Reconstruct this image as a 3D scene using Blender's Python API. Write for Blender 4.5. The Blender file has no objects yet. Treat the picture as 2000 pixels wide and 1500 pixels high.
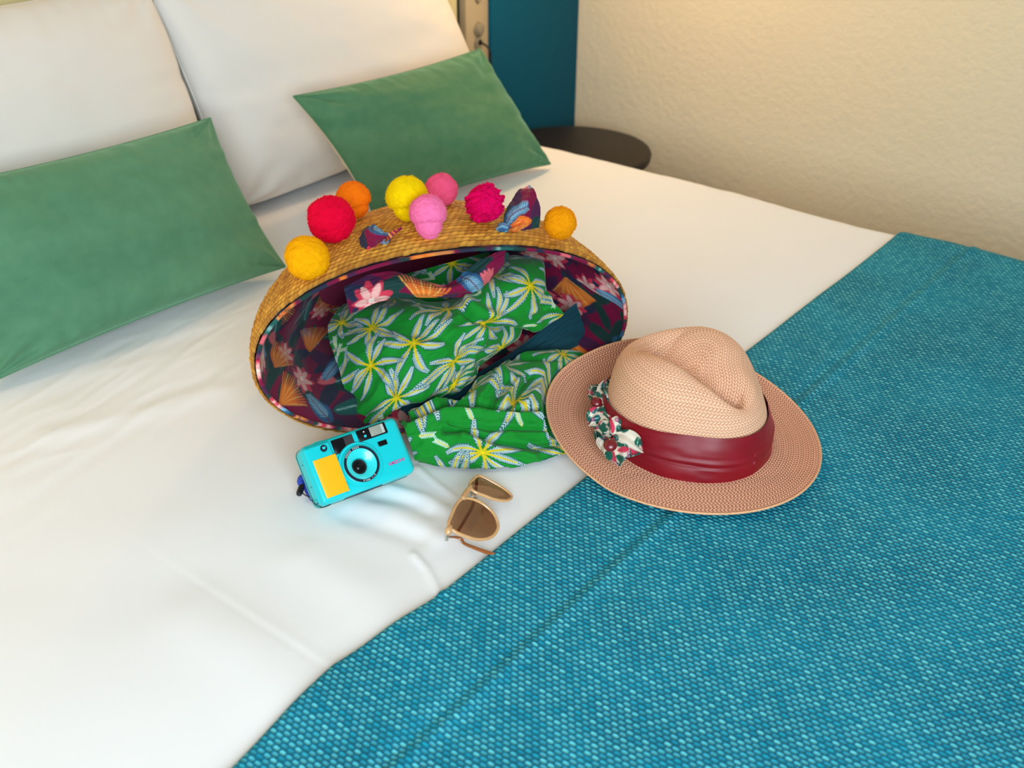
import bpy, bmesh, math, random
import numpy as np
from mathutils import Vector, Matrix

# ------------------------------------------------------------------ camera, light, exposure
scn = bpy.context.scene
COL = scn.collection
ZB = 0.58                       # top of the duvet
R = np.array([[0.62513857, 0.39031494, -0.67591125],
              [-0.78049097, 0.31922749, -0.53751991],
              [0.00596739, 0.86356705, 0.5041987]])
CAM = np.array([0, 0, ZB + 0.67]); FPX = 2130.0
cd = bpy.data.cameras.new('camera'); co = bpy.data.objects.new('camera', cd); COL.objects.link(co)
M4 = Matrix.Identity(4)
for i in range(3):
    for j in range(3): M4[i][j] = R[i][j]
    M4[i][3] = CAM[i]
co.matrix_world = M4
cd.sensor_width = 36; cd.lens = 36 * FPX / 2000; cd.clip_start = 0.02
cd.dof.use_dof = True; cd.dof.focus_distance = 1.20; cd.dof.aperture_fstop = 6.3
scn.camera = co
scn.view_settings.view_transform = 'Standard'; scn.view_settings.look = 'None'
scn.view_settings.exposure = 0.0; scn.view_settings.gamma = 1
scn.view_settings.use_curve_mapping = False
w = bpy.data.worlds.new('world'); scn.world = w; w.use_nodes = True
w.node_tree.nodes['Background'].inputs[0].default_value = (1.0, 0.95, 0.895, 1)
w.node_tree.nodes['Background'].inputs[1].default_value = 0.31
def area(name, loc, target, size, power, col, size_y=None, spread=None):
    l = bpy.data.lights.new(name, 'AREA'); l.energy = power; l.color = col
    l.shape = 'RECTANGLE'; l.size = size; l.size_y = size_y or size
    if spread: l.spread = spread
    o = bpy.data.objects.new(name, l); COL.objects.link(o); o.location = loc
    o.rotation_euler = (Vector(target) - Vector(loc)).to_track_quat('-Z', 'Y').to_euler()
    return o
area('window_daylight', (-0.62, -0.80, 1.38), (0.45, 0.5, 0.6), 1.2, 60, (0.74, 0.90, 1.0), 1.0)
def lamp(name, loc, power, col, r=0.05):
    l = bpy.data.lights.new(name, 'POINT'); l.energy = power; l.color = col; l.shadow_soft_size = r
    o = bpy.data.objects.new(name, l); COL.objects.link(o); o.location = loc
lamp('reading_lamp_right', (1.72, 1.27, 1.19), 7.5, (1.0, 0.64, 0.30))
lamp('reading_lamp_left', (0.16, 1.36, 1.26), 3.5, (1.0, 0.70, 0.38))
area('ceiling_lamp', (1.5, 0.4, 2.35), (1.6, 0.5, 0.0), 0.5, 1.2, (1.0, 0.82, 0.60))

# ------------------------------------------------------------------ helpers
rng = np.random.default_rng(7)
def P(px, py, h=0.0):
    """the place on the bed (or h metres above it) where a thing of the photograph stands"""
    d = R @ np.array([px - 1000, -(py - 750), -FPX]); t = (ZB + h - CAM[2]) / d[2]
    return CAM + d * t
def proj(pts):
    v = (np.asarray(pts, float) - CAM) @ R
    return np.stack([1000 + FPX * v[..., 0] / -v[..., 2], 750 - FPX * v[..., 1] / -v[..., 2]], -1)
def on_plane(px, py, A, B, Cc):
    n = np.cross(B - A, Cc - A); d = R @ np.array([px - 1000, -(py - 750), -FPX])
    return CAM + d * ((A - CAM) @ n) / (d @ n)
def lin(c):
    c = np.asarray(c, float) / 255.0
    return np.where(c <= 0.04045, c / 12.92, ((c + 0.055) / 1.055) ** 2.4)
def rgba(c): return tuple(float(x) for x in lin(c)) + (1.0,)
_grids = {}
def vnoise(x, y, seed=0):
    """smooth value noise in [-1,1]"""
    if seed not in _grids: _grids[seed] = np.random.default_rng(seed + 100).uniform(-1, 1, (256, 256))
    g = _grids[seed]; xi = np.floor(x).astype(int); yi = np.floor(y).astype(int)
    fx = x - xi; fy = y - yi; fx = fx * fx * fx * (fx * (fx * 6 - 15) + 10); fy = fy * fy * fy * (fy * (fy * 6 - 15) + 10)
    a = g[xi % 256, yi % 256]; b = g[(xi + 1) % 256, yi % 256]; c = g[xi % 256, (yi + 1) % 256]; d = g[(xi + 1) % 256, (yi + 1) % 256]
    return (a * (1 - fx) + b * fx) * (1 - fy) + (c * (1 - fx) + d * fx) * fy
def fnoise(x, y, seed=0, oct=3):
    s = 0; amp = 1; tot = 0
    for k in range(oct):
        s = s + amp * vnoise(x * 2 ** k, y * 2 ** k, seed + k * 13); tot += amp; amp *= 0.5
    return s / tot
def empty(name, loc=(0, 0, 0), label=None, cat=None, group=None):
    o = bpy.data.objects.new(name, None); COL.objects.link(o); o.location = loc; o.empty_display_size = 0.05
    tag(o, label, cat, group); return o
def tag(o, label=None, cat=None, group=None, kind=None):
    if label: o['label'] = label
    if cat: o['category'] = cat
    if group: o['group'] = group
    if kind: o['kind'] = kind
    return o
def link(name, me, mat, parent=None, label=None):
    """link a mesh given in world coordinates under an (unrotated) parent"""
    o = bpy.data.objects.new(name, me); COL.objects.link(o)
    if mat is not None: me.materials.append(mat)
    if parent is not None:
        o.parent = parent
        p = parent; off = Vector((0, 0, 0))
        while p is not None: off += p.location; p = p.parent
        o.location = -off
    if label: o['label'] = label
    return o
def mesh_np(name, V, F, smooth=True, uv=None, col=None):
    me = bpy.data.meshes.new(name); V = np.asarray(V, np.float32).reshape(-1, 3); F = np.asarray(F, np.int32)
    k = F.shape[1]
    me.vertices.add(len(V)); me.vertices.foreach_set('co', V.ravel())
    me.loops.add(F.size); me.loops.foreach_set('vertex_index', F.ravel())
    me.polygons.add(len(F)); me.polygons.foreach_set('loop_start', np.arange(0, F.size, k, dtype=np.int32))
    me.polygons.foreach_set('loop_total', np.full(len(F), k, np.int32))
    me.update(calc_edges=True); me.validate()
    if smooth: me.polygons.foreach_set('use_smooth', np.ones(len(F), bool))
    if uv is not None:
        a = me.attributes.new('uvp', 'FLOAT_VECTOR', 'POINT')
        U = np.zeros((len(V), 3), np.float32); U[:, :2] = np.asarray(uv).reshape(-1, 2); a.data.foreach_set('vector', U.ravel())
    if col is not None:
        a = me.attributes.new('tint', 'FLOAT_COLOR', 'POINT')
        U = np.ones((len(V), 4), np.float32); U[:, :3] = np.asarray(col).reshape(-1, 3); a.data.foreach_set('color', U.ravel())
    return me
def grid_faces(n, m, wrap=False, off=0, flip=False):
    i = np.arange(n - 1)[:, None]; mm = m if wrap else m - 1; j = np.arange(mm)[None, :]; j2 = (j + 1) % m
    f = np.stack([i * m + j, i * m + j2, (i + 1) * m + j2, (i + 1) * m + j], -1).reshape(-1, 4) + off
    return f[:, ::-1] if flip else f
def grid_mesh(name, G, wrap=False, **k):
    return mesh_np(name, G.reshape(-1, 3), grid_faces(G.shape[0], G.shape[1], wrap), **k)
def thick_grid(name, G, th, uv=None, col=None, hem=5):
    """a cloth-like sheet whose edges are turned under, th metres thick at the hem"""
    N = normals(G); n, m = G.shape[:2]; K = n * m
    if N[..., 2].mean() < 0: N = -N
    idx = np.arange(K).reshape(n, m)
    def loop(a):
        return np.concatenate([a[0, :], a[1:, -1], a[-1, -2::-1], a[-2:0:-1, 0]])
    ring = loop(idx); L = len(ring); r1 = ring
    ii, jj = np.divmod(ring, m); r2 = np.clip(ii, hem, n - 1 - hem) * m + np.clip(jj, hem, m - 1 - hem)
    Gf, Nf = G.reshape(-1, 3), N.reshape(-1, 3)
    V = np.concatenate([Gf, Gf[r1], Gf[r1] - Nf[r1] * th, Gf[r2] - Nf[r2] * th])      # the cut edge keeps its own corners
    a = np.arange(L); b = (a + 1) % L
    F = [grid_faces(n, m), np.stack([K + b, K + a, K + L + a, K + L + b], -1), np.stack([K + L + b, K + L + a, K + 2 * L + a, K + 2 * L + b], -1)]
    ext = lambda A: None if A is None else np.concatenate([A.reshape(-1, A.shape[-1]), A.reshape(-1, A.shape[-1])[r1], A.reshape(-1, A.shape[-1])[r1], A.reshape(-1, A.shape[-1])[r2]])
    return mesh_np(name, V, np.concatenate(F), uv=ext(uv), col=ext(col))
def normals(G):
    du = np.gradient(G, axis=1); dv = np.gradient(G, axis=0)
    N = np.cross(du, dv); return N / (np.linalg.norm(N, axis=2, keepdims=True) + 1e-12)
def resample(Cn, n, m):
    """smooth surface through a small control net (Catmull-Rom both ways)"""
    def cr(A, k):
        L = A.shape[0]; t = np.linspace(0, L - 1, k); i = np.minimum(t.astype(int), L - 2); f = (t - i)[:, None, None]
        Ap = np.concatenate([2 * A[:1] - A[1:2], A, 2 * A[-1:] - A[-2:-1]])
        p0, p1, p2, p3 = Ap[i], Ap[i + 1], Ap[i + 2], Ap[i + 3]
        return 0.5 * (2 * p1 + (p2 - p0) * f + (2 * p0 - 5 * p1 + 4 * p2 - p3) * f ** 2 + (3 * p1 - p0 - 3 * p2 + p3) * f ** 3)
    A = cr(np.asarray(Cn, float), n); return cr(A.transpose(1, 0, 2), m).transpose(1, 0, 2)
def seg_dist(X, poly):
    d = np.full(X.shape[:-1], 1e9); poly = np.asarray(poly, float)
    for a, b in zip(poly[:-1], poly[1:]):
        ab = b - a; t = np.clip(((X - a) @ ab) / (ab @ ab), 0, 1)
        d = np.minimum(d, np.linalg.norm(X - a - t[..., None] * ab, axis=-1))
    return d
def tube(name, pts, r, mat, parent=None, label=None, closed=False, seg=10, flat=1.0, up=None, sub=4):
    pts = np.asarray(pts, float); L = len(pts)
    Q = []
    rr = np.full(L, r) if np.isscalar(r) else np.asarray(r, float); RR = []
    for i in range(L if closed else L - 1):
        g = lambda k: pts[k % L] if closed else pts[min(max(k, 0), L - 1)]
        for f in np.arange(sub) / sub:
            p0, p1, p2, p3 = g(i - 1), g(i), g(i + 1), g(i + 2)
            Q.append(0.5 * (2 * p1 + (p2 - p0) * f + (2 * p0 - 5 * p1 + 4 * p2 - p3) * f ** 2 + (3 * p1 - p0 - 3 * p2 + p3) * f ** 3))
            RR.append(rr[i] * (1 - f) + rr[(i + 1) % L] * f)
    if not closed: Q.append(pts[-1]); RR.append(rr[-1])
    Q = np.array(Q); RR = np.array(RR); n = len(Q)
    T = (np.roll(Q, -1, 0) - np.roll(Q, 1, 0)) if closed else np.gradient(Q, axis=0)
    T /= np.linalg.norm(T, axis=1, keepdims=True) + 1e-12
    ref = np.array([0, 0, 1.0]) if up is None else np.asarray(up, float)
    S = np.cross(T, ref); bad = np.linalg.norm(S, axis=1) < 1e-3; S[bad] = np.cross(T[bad], [1, 0, 0.01])
    S /= np.linalg.norm(S, axis=1, keepdims=True); U = np.cross(S, T)
    a = np.linspace(0, 2 * np.pi, seg, endpoint=False)
    G = Q[:, None] + RR[:, None, None] * (np.cos(a)[None, :, None] * S[:, None] + flat * np.sin(a)[None, :, None] * U[:, None])
    V = G.reshape(-1, 3); F = grid_faces(n, seg, True)
    if closed:
        j = np.arange(seg); j2 = (j + 1) % seg; o = (n - 1) * seg
        F = np.concatenate([F, np.stack([o + j, o + j2, j2, j], -1)])
    else:
        V = np.concatenate([V, Q[:1], Q[-1:]]); c0, c1 = n * seg, n * seg + 1
        j = np.arange(seg); j2 = (j + 1) % seg; o = (n - 1) * seg
        F = np.concatenate([F, np.stack([j2, j, np.full(seg, c0), np.full(seg, c0)], -1), np.stack([o + j, o + j2, np.full(seg, c1), np.full(seg, c1)], -1)])
        bm = bmesh.new(); vs = [bm.verts.new(v) for v in V]
        for f in F:
            u = list(dict.fromkeys(int(k) for k in f)); ff = bm.faces.new([vs[k] for k in u]); ff.smooth = True
        bmesh.ops.recalc_face_normals(bm, faces=bm.faces)
        me = bpy.data.meshes.new(name); bm.to_mesh(me); bm.free(); return link(name, me, mat, parent, label)
    return link(name, mesh_np(name, V, F), mat, parent, label)
def bm_link(name, bm, mat, parent=None, label=None, smooth=True, mtx=None):
    if mtx is not None: bm.transform(mtx)
    bmesh.ops.recalc_face_normals(bm, faces=bm.faces)
    for f in bm.faces: f.smooth = smooth
    me = bpy.data.meshes.new(name); bm.to_mesh(me); bm.free()
    if smooth:
        try: me.set_sharp_from_angle(angle=math.radians(40))
        except Exception: pass
    return link(name, me, mat, parent, label)
def box_bm(x0, x1, y0, y1, z0, z1, bev=0.0, seg=3):
    bm = bmesh.new(); bmesh.ops.create_cube(bm, size=1)
    for v in bm.verts:
        v.co = Vector(((x0 + x1) / 2 + v.co.x * (x1 - x0), (y0 + y1) / 2 + v.co.y * (y1 - y0), (z0 + z1) / 2 + v.co.z * (z1 - z0)))
    if bev: bmesh.ops.bevel(bm, geom=list(bm.edges), offset=bev, segments=seg, profile=0.5, affect='EDGES')
    return bm
def lathe_bm(profile, seg=48):
    bm = bmesh.new(); rings = []
    for r, z in profile:
        if r < 1e-6: rings.append([bm.verts.new((0, 0, z))])
        else: rings.append([bm.verts.new((r * math.cos(2 * math.pi * k / seg), r * math.sin(2 * math.pi * k / seg), z)) for k in range(seg)])
    for a, b in zip(rings[:-1], rings[1:]):
        for k in range(seg):
            k2 = (k + 1) % seg
            if len(a) == 1 and len(b) == 1: continue
            if len(a) == 1: bm.faces.new((a[0], b[k], b[k2]))
            elif len(b) == 1: bm.faces.new((a[k], a[k2], b[0]))
            else: bm.faces.new((a[k], a[k2], b[k2], b[k]))
    return bm

# ------------------------------------------------------------------ materials
class NT:
    def __init__(s, name, rough=0.6, spec=0.4):
        s.m = bpy.data.materials.new(name); s.m.use_nodes = True; s.t = s.m.node_tree
        s.b = s.t.nodes['Principled BSDF']; s.b.inputs['Roughness'].default_value = rough
        s.b.inputs['Specular IOR Level'].default_value = spec
    def n(s, kind, **k):
        nd = s.t.nodes.new('ShaderNode' + kind)
        for a, v in k.items(): setattr(nd, a, v)
        return nd
    def l(s, a, b): s.t.links.new(a, b)
    def math(s, op, a, b=None):
        nd = s.n('Math', operation=op)
        for i, v in enumerate((a, b)):
            if v is None: continue
            if isinstance(v, (int, float)): nd.inputs[i].default_value = v
            else: s.l(v, nd.inputs[i])
        return nd.outputs[0]
    def mix(s, f, c1, c2):
        nd = s.n('MixRGB')
        for i, v in enumerate((f, c1, c2)):
            if isinstance(v, (int, float)): nd.inputs[i].default_value = v
            elif isinstance(v, (tuple, list)): nd.inputs[i].default_value = v
            else: s.l(v, nd.inputs[i])
        return nd.outputs[0]
    def noise(s, scale, detail=3, vec=None, rough=0.5):
        nd = s.n('TexNoise'); nd.inputs['Scale'].default_value = scale; nd.inputs['Detail'].default_value = detail
        nd.inputs['Roughness'].default_value = rough
        if vec is None: vec = s.n('TexCoord').outputs['Object']
        s.l(vec, nd.inputs['Vector']); return nd.outputs['Fac']
    def bump(s, h, strength=0.3, dist=0.001):
        nd = s.n('Bump'); nd.inputs['Strength'].default_value = strength; nd.inputs['Distance'].default_value = dist
        s.l(h, nd.inputs['Height']); s.l(nd.outputs[0], s.b.inputs['Normal']); return nd
    def color(s, c):
        if isinstance(c, tuple): s.b.inputs['Base Color'].default_value = c
        else: s.l(c, s.b.inputs['Base Color'])
    def ramp(s, f, a, b):
        nd = s.n('MapRange'); nd.inputs[1].default_value = a; nd.inputs[2].default_value = b; s.l(f, nd.inputs[0]); return nd.outputs[0]
    def sheen(s, wt, rough=0.4, tint=(1, 1, 1, 1)):
        s.b.inputs['Sheen Weight'].default_value = wt; s.b.inputs['Sheen Roughness'].default_value = rough; s.b.inputs['Sheen Tint'].default_value = tint
def plain(name, c, rough=0.6, spec=0.4, noise=0.06, scale=60, bump=0.0, metal=0.0, coat=0.0):
    t = NT(name, rough, spec); c = rgba(c); f = t.noise(scale)
    t.color(t.mix(f, tuple(min(1, x * (1 - noise)) for x in c[:3]) + (1,), tuple(min(1, x * (1 + noise)) for x in c[:3]) + (1,)))
    if bump: t.bump(t.noise(scale * 4), bump, 0.0006)
    t.b.inputs['Metallic'].default_value = metal; t.b.inputs['Coat Weight'].default_value = coat
    return t.m
def linen(name, c, rough=0.75):
    t = NT(name, rough, 0.25); c = rgba(c); f = t.noise(5)
    t.color(t.mix(f, tuple(x * 0.985 for x in c[:3]) + (1,), c)); t.bump(t.noise(900, 1), 0.12, 0.0004); t.sheen(0.15, 0.5); return t.m
M_duvet = linen('white_cotton', (240, 240, 241)); M_pillow = linen('pillow_cotton', (222, 216, 208))
def plaster():
    t = NT('beige_textured_plaster', 0.85, 0.2); f = t.noise(2.0, 2)
    t.color(t.mix(f, rgba((232, 213, 180)), rgba((238, 220, 187))))
    t.bump(t.noise(75, 4, rough=0.5), 0.5, 0.005); return t.m
M_plaster = plaster()
def velvet(name, c1, c2):
    t = NT(name, 0.7, 0.15); tc = t.n('TexCoord').outputs['Object']
    mp = t.n('Mapping'); t.l(tc, mp.inputs[0]); mp.inputs['Scale'].default_value = (1, 2.2, 5)
    f = t.ramp(t.noise(2.2, 3, mp.outputs[0]), 0.35, 0.68)
    f = t.math('ADD', t.math('MULTIPLY', f, 0.7), t.math('MULTIPLY', t.ramp(t.noise(60, 4), 0.3, 0.7), 0.3)); t.color(t.mix(f, rgba(c1), rgba(c2))); t.bump(t.math('ADD', t.noise(1400, 1), t.math('MULTIPLY', t.noise(28, 4), 1.5)), 0.35, 0.0012); t.sheen(0.55, 0.35, rgba((170, 215, 180))); return t.m
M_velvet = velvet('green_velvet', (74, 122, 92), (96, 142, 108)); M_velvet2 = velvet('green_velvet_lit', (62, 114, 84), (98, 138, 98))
def tinted(name, rough=0.8, sheen=0.1, bumpscale=1500, spec=0.25):
    t = NT(name, rough, spec); a = t.n('Attribute', attribute_name='tint'); t.color(a.outputs['Color'])
    t.bump(t.noise(bumpscale, 1), 0.15, 0.0003); t.sheen(sheen); return t.m
M_print = tinted('printed_cotton'); M_straw = tinted('plaited_straw', 0.55, 0.0, 900, 0.4); M_paper = tinted('paper_braid', 0.7, 0.05, 1600, 0.3)
def runner_mat():
    t = NT('teal_woven_runner', 0.8, 0.25); a = t.n('Attribute', attribute_name='uvp').outputs['Vector']
    sp = t.n('SeparateXYZ'); t.l(a, sp.inputs[0]); x, y = sp.outputs[0], sp.outputs[1]
    px, py = 0.0046, 0.0072
    X = t.math('DIVIDE', x, px); row = t.math('FLOOR', X); fx = t.math('FRACT', X)
    off = t.math('MULTIPLY', t.math('MODULO', row, 2.0), 0.5)
    Y = t.math('ADD', t.math('DIVIDE', y, py), off); fy = t.math('FRACT', Y)
    wx = t.math('SINE', t.math('MULTIPLY', fx, math.pi)); wy = t.math('SINE', t.math('MULTIPLY', fy, math.pi))
    w = t.math('MULTIPLY', wx, wy); f = t.math('MULTIPLY', t.ramp(w, 0.20, 0.60), t.math('SUBTRACT', 1.0, t.math('MULTIPLY', t.math('MODULO', row, 2.0), 0.40)))
    wn = t.n('TexWhiteNoise', noise_dimensions='2D'); cb = t.n('CombineXYZ'); t.l(row, cb.inputs[0]); t.l(t.math('FLOOR', Y), cb.inputs[1]); t.l(cb.outputs[0], wn.inputs['Vector'])
    band = t.noise(9, 3)
    dark = t.mix(t.ramp(band, 0.35, 0.65), rgba((0, 92, 120)), rgba((0, 114, 144)))
    lite = t.mix(wn.outputs['Value'], rgba((4, 152, 178)), rgba((96, 204, 214)))
    t.color(t.mix(f, dark, lite)); t.bump(t.math('ADD', t.math('MULTIPLY', w, 1.0), t.math('MULTIPLY', wx, 0.35)), 0.6, 0.0014); t.sheen(0.0, 0.5); return t.m
M_runner = runner_mat()
def satin():
    t = NT('burgundy_satin', 0.45, 0.35); t.color(t.mix(t.noise(30), rgba((116, 8, 22)), rgba((138, 12, 28)))); t.bump(t.noise(1200, 1), 0.1, 0.0003); t.sheen(0.2, 0.4, rgba((220, 90, 90))); return t.m
M_band = satin()
def teal_panel():
    t = NT('teal_fabric_panel', 0.75, 0.2); tc = t.n('TexCoord').outputs['Object']; mp = t.n('Mapping'); t.l(tc, mp.inputs[0]); mp.inputs['Scale'].default_value = (8, 8, 90)
    f = t.noise(6, 3, mp.outputs[0]); t.color(t.mix(f, rgba((0, 76, 98)), rgba((0, 88, 112)))); t.bump(f, 0.3, 0.001); return t.m
M_teal = teal_panel()
M_cream = plain('cream_headboard', (206, 196, 150), 0.7, 0.2); M_black = plain('black_plastic', (14, 14, 17), 0.35, 0.5)
M_strip = plain('champagne_metal', (196, 176, 142), 0.4, 0.5, 0.03, 40, 0.0, 0.35); M_knob = plain('brushed_nickel', (168, 158, 138), 0.3, 0.5, 0.04, 50, 0, 0.7)
M_table = plain('dark_brown_tabletop', (34, 25, 23), 0.5, 0.35); M_metal = plain('dark_metal', (28, 26, 26), 0.4, 0.5, metal=0.6)
M_floor = plain('grey_carpet', (120, 108, 96), 0.95, 0.1, 0.1, 90, 0.5); M_base = plain('grey_bed_fabric', (96, 90, 84), 0.9, 0.1, 0.05, 200, 0.3); M_matt = plain('mattress_ticking', (228, 224, 216), 0.85, 0.15)
M_turq = plain('turquoise_plastic', (0, 194, 200), 0.34, 0.4, 0.01, 30, coat=0.1); M_turq2 = plain('pale_turquoise_plastic', (40, 208, 210), 0.25, 0.5, 0.01, 30, coat=0.3)
M_yellow = plain('yellow_vinyl', (244, 176, 0), 0.4, 0.45, 0.02, 30, coat=0.15)
M_glossblack = plain('gloss_black', (5, 6, 11), 0.25, 0.3); M_navy = plain('navy_ring', (8, 22, 44), 0.35, 0.5); M_white = plain('white_print', (225, 228, 226), 0.5); M_pink = plain('pink_print', (214, 44, 134), 0.5)
M_flash = plain('flash_window', (150, 154, 142), 0.2, 0.6, 0.15, 300); M_vf = plain('viewfinder_window', (52, 48, 52), 0.15, 0.6, 0.2, 120)
M_blue = plain('blue_cord', (44, 66, 170), 0.5, 0.4, 0.5, 160, 0.2); M_amber = plain('honey_acetate', (206, 156, 104), 0.18, 0.55, 0.22, 90, coat=0.6); M_amber2 = plain('brown_acetate', (150, 84, 36), 0.2, 0.5, 0.3, 90, coat=0.6)
M_silver = plain('silver_hinge', (205, 200, 190), 0.2, 0.6, metal=0.9); M_button = plain('oxblood_button', (112, 16, 24), 0.3, 0.5, coat=0.3); M_cushback = plain('beige_cushion_back', (224, 204, 176), 0.85, 0.2)
def lens_mat():
    t = NT('brown_lens', 0.05, 0.6); tr = t.n('BsdfTransparent'); tr.inputs[0].default_value = rgba((186, 142, 108))
    gl = t.n('BsdfGlossy'); gl.inputs['Roughness'].default_value = 0.06; gl.inputs[0].default_value = (0.8, 0.75, 0.7, 1)
    fr = t.n('Fresnel'); fr.inputs[0].default_value = 1.55
    mx = t.n('MixShader'); t.l(fr.outputs[0], mx.inputs[0]); t.l(tr.outputs[0], mx.inputs[1]); t.l(gl.outputs[0], mx.inputs[2])
    t.l(mx.outputs[0], t.t.nodes['Material Output'].inputs[0]); return t.m
M_lens = lens_mat()
def wool(name, c):
    t = NT(name, 0.9, 0.1); c = rgba(c); f = t.noise(120, 3)
    t.color(t.mix(f, tuple(x * 0.86 for x in c[:3]) + (1,), tuple(min(1, x * 1.1) for x in c[:3]) + (1,)))
    t.bump(t.noise(600, 2), 0.6, 0.001); t.sheen(0.35, 0.5, c); t.b.inputs['Subsurface Weight'].default_value = 0.15; t.b.inputs['Subsurface Radius'].default_value = (0.004, 0.003, 0.002); t.b.inputs['Subsurface Scale'].default_value = 1
    return t.m

# ------------------------------------------------------------------ the setting
YW, XW = 1.56, 2.195
def struct(name, bm, mat):
    o = bm_link(name, bm, mat, smooth=False); o['kind'] = 'structure'; return o
struct('floor', box_bm(-1.6, XW + 0.1, -1.8, YW + 0.1, -0.05, 0.0), M_floor)
struct('wall_back', box_bm(-1.6, XW, YW + 0.03, YW + 0.13, 0.0, 2.5), M_plaster)
struct('wall_right', box_bm(XW, XW + 0.1, -1.8, YW + 0.13, 0.0, 2.5), M_plaster)
bb = box_bm(XW - 0.012, XW, -1.8, YW - 0.02, 0.0, 0.08, 0.002, 2); struct('baseboard_right', bb, M_strip)

hb = empty('headboard', (0.95, YW, 0.0), 'built-in headboard with cream centre, metal socket strip and dark teal side panel behind the bed', 'headboard')
bm_link('centre_panel', box_bm(0.02, 1.765, YW - 0.005, YW + 0.03, 0.0, 1.30, 0.004, 2), M_cream, hb, 'cream centre panel')
bm_link('shadow_gap', box_bm(1.765, 1.790, YW + 0.012, YW + 0.03, 0.0, 1.30), M_black, hb, 'black recessed gap')
strip = bm_link('socket_strip', box_bm(1.790, 1.864, YW - 0.006, YW + 0.03, 0.0, 1.30, 0.002, 2), M_strip, hb, 'champagne metal strip with switch and socket')
bm_link('side_panel', box_bm(1.868, XW - 0.002, YW - 0.012, YW + 0.03, 0.0, 1.30, 0.004, 2), M_teal, hb, 'dark teal fabric panel')
def wall_disc(name, px, pz, rx, rz, mat, par, depth=0.006, dome=0.4, label=None):
    bm = lathe_bm([(0, depth), (0.6, depth * (1 - 0.1 * dome)), (0.9, depth * (1 - 0.4 * dome)), (1.0, 0.0)], 40)
    for v in bm.verts: v.co = Vector((px + v.co.x * rx, YW - 0.006 - v.co.z, pz + v.co.y * rz))
    return bm_link(name, bm, mat, par, label)
wall_disc('lamp_mount', 1.829, 0.820, 0.015, 0.040, M_knob, strip, 0.005)
wall_disc('switch_button', 1.829, 0.728, 0.015, 0.016, M_knob, strip, 0.009, 0.8)
wall_disc('socket_ring', 1.829, 0.698, 0.014, 0.016, M_knob, strip, 0.004)
wall_disc('plug_hole', 1.831, 0.701, 0.006, 0.007, M_black, strip, 0.0055)
tube('plug_cable', [(1.831, YW - 0.012, 0.701), (1.836, YW - 0.03, 0.69), (1.842, YW - 0.03, 0.66), (1.848, YW - 0.025, 0.60), (1.848, YW - 0.02, 0.45)], 0.0022, M_black, strip, 'thin black cable')

st = empty('side_table', (1.905, 1.348, 0.0), 'round dark brown bedside table between the bed and the teal panel', 'table')
for nm, prof, mt in (('table_top', [(0, 0.490), (0.164, 0.490), (0.170, 0.488), (0.172, 0.483), (0.170, 0.472), (0.165, 0.468), (0, 0.468)], M_table),
                     ('stem', [(0, 0.468), (0.06, 0.468), (0.06, 0.462), (0.018, 0.458), (0.016, 0.25), (0.016, 0.02), (0, 0.02)], M_metal),
                     ('table_base', [(0, 0.022), (0.02, 0.022), (0.13, 0.010), (0.135, 0.004), (0.135, 0.0), (0, 0.0)], M_metal)):
    bm = lathe_bm(prof, 72); bm_link(nm, bm, mt, st, mtx=Matrix.Translation((1.905, 1.348, 0)))

bed = empty('bed', (0.9, 0.55, 0.0), 'wide upholstered bed base and mattress under the white duvet', 'bed')
bm_link('bed_base', box_bm(0.14, 1.66, -0.46, 1.54, 0.06, 0.30, 0.01, 3), M_base, bed)
bm_link('mattress', box_bm(0.15, 1.645, -0.45, 1.535, 0.301, 0.545, 0.04, 5), M_matt, bed)
for lx, ly in ((0.22, -0.38), (1.58, -0.38), (0.22, 1.46), (1.58, 1.46)):
    bm = lathe_bm([(0, 0), (0.022, 0), (0.03, 0.06), (0, 0.06)], 20); bm_link('leg', bm, M_metal, bed, mtx=Matrix.Translation((lx, ly, 0)))

# duvet: a soft sheet over the mattress, hanging over the sides
XL, XR, YF, YBk = 0.085, 1.70, -0.50, 1.545
def duvet_h(x, y):
    """height of the cloth over ZB"""
    z = 0.0012 * fnoise(x * 3.2, y * 3.2, 3, 3) + 0.0022 * fnoise((x + y) * 4.0, (x - y) * 1.6, 5, 2)
    z = z - 0.0004 * np.exp(-((x - 0.427 + 0.0010 * np.sin(y * 22)) / 0.0022) ** 2) * np.clip((0.86 - y) / 0.2, 0, 1)
    z = z + 0.0003 * np.exp(-((x - 0.434) / 0.005) ** 2) * np.clip((0.86 - y) / 0.2, 0, 1)
    pts = np.stack([x, y], -1)
    def ridge(px, amp, wid):
        q = [P(a, b)[:2] for a, b in px]; d = seg_dist(pts, q); return amp * np.exp(-(d / wid) ** 2)
    z = z + ridge([(815, 915), (850, 945), (890, 975)], 0.0022, 0.0035) + ridge([(808, 1085), (835, 1115), (862, 1170)], 0.0026, 0.0035)
    z = z + ridge([(700, 985), (760, 1000), (850, 1050)], 0.0030, 0.014) - ridge([(740, 975), (800, 985), (840, 1005)], 0.0022, 0.009) - ridge([(680, 1010), (740, 1030), (820, 1055)], 0.0022, 0.012)
    z = z + ridge([(760, 955), (830, 975), (870, 1000)], 0.003, 0.008)
    z = z + ridge([(600, 1090), (720, 1160), (800, 1260)], 0.003, 0.03) + ridge([(380, 1200), (520, 1290), (600, 1400)], 0.003, 0.035) + ridge([(100, 850), (300, 800), (420, 760)], 0.0025, 0.02)
    near = np.clip(1 - np.abs(y - 1.06 + 0.05 * np.sin(x * 6)) / 0.14, 0, 1) * np.clip((1.0 - x) / 0.2, 0, 1)
    z = z + 0.0016 * near * (1 - 2 * np.abs(fnoise(x * 7 + y * 9, y * 34 - x * 8, 33, 2)))
    return z
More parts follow.
